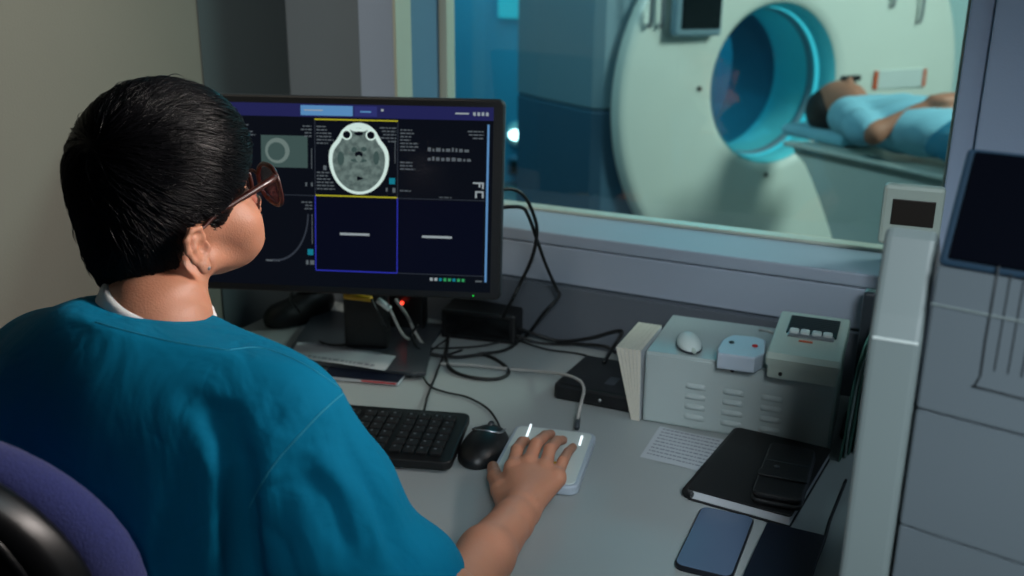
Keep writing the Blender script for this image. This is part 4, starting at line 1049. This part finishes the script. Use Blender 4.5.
# undershirt collar
def ush_f(p):
    ph = tohead(p)
    d = cap(ph, (0, -.018, -.02), nl, .0505, .0555); d = smin(d, cap(ph, nl, nl+np.array([0, -.02, -.12]), .057, .093), .04)
    nd = np.array((.36, .20, 1.0)); nd /= np.linalg.norm(nd); c_ = np.array((NB0.x, NB0.y, NB0.z+.026))
    return smax(smax(d, (p-c_)@nd-.009, .002), -((p-c_)@nd+.09), .004)
build('undershirt', nets(ush_f, (-.93, .55, 1.0), (-.62, .82, 1.16), .0035), M['undershirt'], OP, world=True)
def leg_f(p):
    d = ell(p, (-.79, .64, .52), (.2, .18, .12))
    for s in (-1, 1):
        d = smin(d, chain(p, [(-.79+s*.1, .66, .53), (-.79+s*.14, 1.08, .53), (-.79+s*.14, 1.06, .10)], [.085, .065, .05], .03), .05)
    return smax(d, p[..., 2]-.64, .01)
build('trousers', nets(leg_f, (-1.06, .42, .03), (-.52, 1.18, .68), .015), M['trousers'], OP, world=True)
for s in (-1, 1):
    def shoe_f(p, s=s): return smax(ell(p, (-.79+s*.14, 1.11, .045), (.045, .13, .055)), -p[..., 2]+.002, .004)
    build('shoe', nets(shoe_f, (-.79+s*.14-.07, .95, -.01), (-.79+s*.14+.07, 1.27, .12), .008), M['white'], OP, world=True)
# -- hair
def hair_skin(p):
    d = ell(p, (0, .021, .069), (.082, .108, .103))
    d = smin(d, ell(p, (0, -.040, .0), (.060, .052, .060)), .03)
    d = d+.010*np.exp(-np.clip(hair_mask(p), 0, 1)/.022)
    return d
def zline(y):   # lower limit of the hair along the side of the head
    return np.interp(y, [-.12, -.085, -.05, -.034, -.026, -.012, .006, .014, .022, .034, .048, .062, .076, .088, .12],
                     [-.058, -.056, -.050, -.038, -.018, .006, .012, .004, -.014, -.010, .012, .024, .036, .046, .054])
def hair_mask(p): # > 0 keeps
    return p[..., 2]-zline(p[..., 1])
def hair_f(p):
    return smax(hair_skin(p), -hair_mask(p)*.7, .006)
HR = nets(hair_f, (-.10, -.125, -.08), (.10, .115, .17), .003)
def strands(N=15000, K=11):
    P = []
    while sum(len(a) for a in P) < N:
        q_ = RNG.normal(size=(20000, 3)); q_ /= np.linalg.norm(q_, axis=1, keepdims=True)
        q_ = q_*np.array((.09, .12, .11))+np.array((0, -.01, .03))
        for _ in range(6): q_ = q_-grad(hair_skin, q_)*hair_skin(q_)[:, None]
        q_ = q_[hair_mask(q_) > .006]; P.append(q_)
    p = np.concatenate(P)[:N]; wh = np.array((.030, -.070, .112))
    L = RNG.uniform(.035, .062, N)*np.clip(np.interp(p[:, 2], [-.06, .0, .06], [.35, .6, 1]), .3, 1); step = L/(K-1)
    cl = np.sin(p[:, 0]*190+np.cos(p[:, 1]*150)*2)*np.cos(p[:, 1]*170+p[:, 2]*140)
    off = .0006+.0026*np.abs(cl)*RNG.uniform(.4, 1, N)+RNG.exponential(.0006, N)
    tw = RNG.normal(0, .16, N)+.55*np.exp(-np.linalg.norm(p-wh, axis=1)/.035)+.18*np.sin(p[:, 1]*60+p[:, 0]*45)
    pts = []; q_ = p.copy(); alive = np.ones(N)
    for k in range(K):
        n_ = grad(hair_skin, q_); s_ = hair_skin(q_); t_ = k/(K-1)
        o_ = off*(math.sin(math.pi*min(t_*1.3, 1)*.5+.02))*(1-.55*t_**3)
        q_ = q_-n_*(s_-o_)[:, None]; pts.append(q_.copy())
        r_ = q_-wh; r_[:, 2] -= .035*np.clip(1-np.abs(r_[:, 2])/.2, 0, 1)     # falls as it leaves the crown
        r_ -= n_*(r_*n_).sum(1)[:, None]; r_ /= np.linalg.norm(r_, axis=1, keepdims=True)+1e-6
        c_ = np.cross(n_, r_); d_ = r_*np.cos(tw)[:, None]+c_*np.sin(tw)[:, None]
        nxt = q_+d_*step[:, None]
        bad = hair_mask(nxt) < -.004; alive = np.where(bad, alive*.3, alive)
        q_ = q_+d_*(step*alive)[:, None]
    pts = np.stack(pts, 1)                                  # N K 3
    n_ = grad(hair_skin, pts.reshape(-1, 3)).reshape(pts.shape)
    tg = np.gradient(pts, axis=1); tg /= np.linalg.norm(tg, axis=2, keepdims=True)+1e-9
    sd_ = np.cross(n_, tg); rad = (np.interp(np.linspace(0, 1, K), [0, .15, .7, 1], [.5, 1, .8, .1])*.00065)[None, :, None]*RNG.uniform(.6, 1.3, (N, 1, 1))
    V = np.stack([pts-sd_*rad-n_*rad*.3, pts+n_*rad*.8, pts+sd_*rad-n_*rad*.3], 2)    # N K 3 3
    i = np.arange(N)[:, None, None]*K*3; k = np.arange(K-1)[None, :, None]*3; j = np.arange(3)[None, None, :]; j2 = (j+1) % 3
    F = np.stack([i+k+j, i+k+j2, i+k+3+j2, i+k+3+j], -1).reshape(-1, 4)
    return V.reshape(-1, 3), F
hr = join(HR, strands())
build('hair', (toworld(hr[0]), hr[1]), M['hairm'], OP, world=True)
# -- glasses and earring
EG = build('eyeglasses', (lambda: (lambda bb: bb)(B()))(), M['tortoise'], OP) if False else None
gl = B()
def HP(x, y, z): return HM @ Vector((x, y+.016, z+.014))
def lens_curve(s, n=28):
    out_ = []
    for k in range(n):
        a = 2*math.pi*k/n; ca, sa = math.cos(a), math.sin(a)
        ex = abs(ca)**.75*(1 if ca > 0 else -1); ez = abs(sa)**.75*(1 if sa > 0 else -1)
        x = .0365+.028*ex; z = .004+.025*ez-(.002*(1-ca) if sa > 0 else 0)
        out_.append(HP(s*x, .112-.35*max(0, x-.02)**1.0*.8+.10*z, z))
    return out_
for s in (1, -1): gl.tube(lens_curve(s), .0028, 8, closed=True)
gl.tube([HP(-.011, .111, .012), HP(0, .113, .015), HP(.011, .111, .012)], .002, smoothn=4)
EG = build('eyeglasses', gl, M['tortoise'], OP, world=True)
for s in (1, -1):
    c_ = lens_curve(s); build('lens', B().add(c_+[p_+(HM.to_3x3() @ Vector((0, -.0012, 0))) for p_ in c_], [tuple(range(28)), tuple(reversed(range(28, 56)))]), M['lens'], EG, world=True)
    tp = [HP(s*.061, .098, .018), HP(s*.068, .088, .019), HP(s*.0712, .05, .017), HP(s*.0725, .010, .014), HP(s*.074, -.012, .008), HP(s*.076, -.028, .004), HP(s*.073, -.034, -.012)]
    build('temple', B().tube(tp, [.0046, .0042, .0036, .0028, .0022, .002, .0018], smoothn=6, flat=1.0), M['tortoise'], EG, world=True)
ep = HM @ Vector((.0822, -.013, -.019))
build('earring', B().ball(ep, .0028, 14), M['metal'], OP, world=True)

# ================================================================== CHAIR
CH = thing('office_chair', 'office chair with purple blue upholstery and black shell behind the woman', 'chair', (-.855, .55, .012), R(4))
def slab(w, h, r, y0, y1, z0, curve, bev, lean=.12):
    bb = B().prism(rrect(w, h, r, 10, 0, z0+h/2), 0, y1-y0, bev, None, 4)
    V = []
    for x, z, y in bb.v: V.append((x, y0+y+curve*(x/.22)**2-(z-z0)*lean+.25*max(0, 0), z))
    bb.v = V; bb.f = [tuple(reversed(f)) for f in bb.f]; bb.sm = [True]*len(bb.f); return bb
build('backrest', slab(.46, .49, .15, -.10, -.045, .575, .05, .024), M['chairfab'], CH)
build('back_shell', slab(.452, .490, .150, -.142, -.10, .586, .05, .014), M['chairblk'], CH)
zz = [(p[0]*.93, p[1]) for p in rrect(.452, .490, .150, 10, 0, .586+.245)]
build('shell_rim', B().tube([(x*.985, -.141+.05*(x/.22)**2-(z-.575)*.12, z) for x, z in zz], .005, 8, closed=True), M['chairblk'], CH)
build('seat', B().prism(rrect(.48, .46, .12, 8, 0, .12), .405, .465, .022), M['chairfab'], CH)
build('seat_pan', B().prism(rrect(.42, .4, .1, 8, 0, .12), .385, .404, .005), M['chairblk'], CH)
build('back_bar', B().tube([(0, .1, .37), (0, -.12, .37), (0, -.17, .45), (0, -.17, .72)], .016, smoothn=6), M['chairblk'], CH)
build('gas_column', B().tube([(0, .12, .09), (0, .12, .386)], .025, 16), M['chairblk'], CH)
for k in range(5):
    a = 2*math.pi*k/5+.3; lg = build('base_leg', B().tube([(0, .12, .10), (.29*math.cos(a), .12+.29*math.sin(a), .065)], [.022, .014], 8), M['chairblk'], CH)
    build('caster', B().lathe([(0, -.012), (.026, -.012), (.028, 0), (.026, .012), (0, .012)], 20, Matrix.Translation((.285*math.cos(a), .12+.285*math.sin(a), .028)) @ Matrix.Rotation(R(90), 4, 'Y')), M['rubber'], lg)
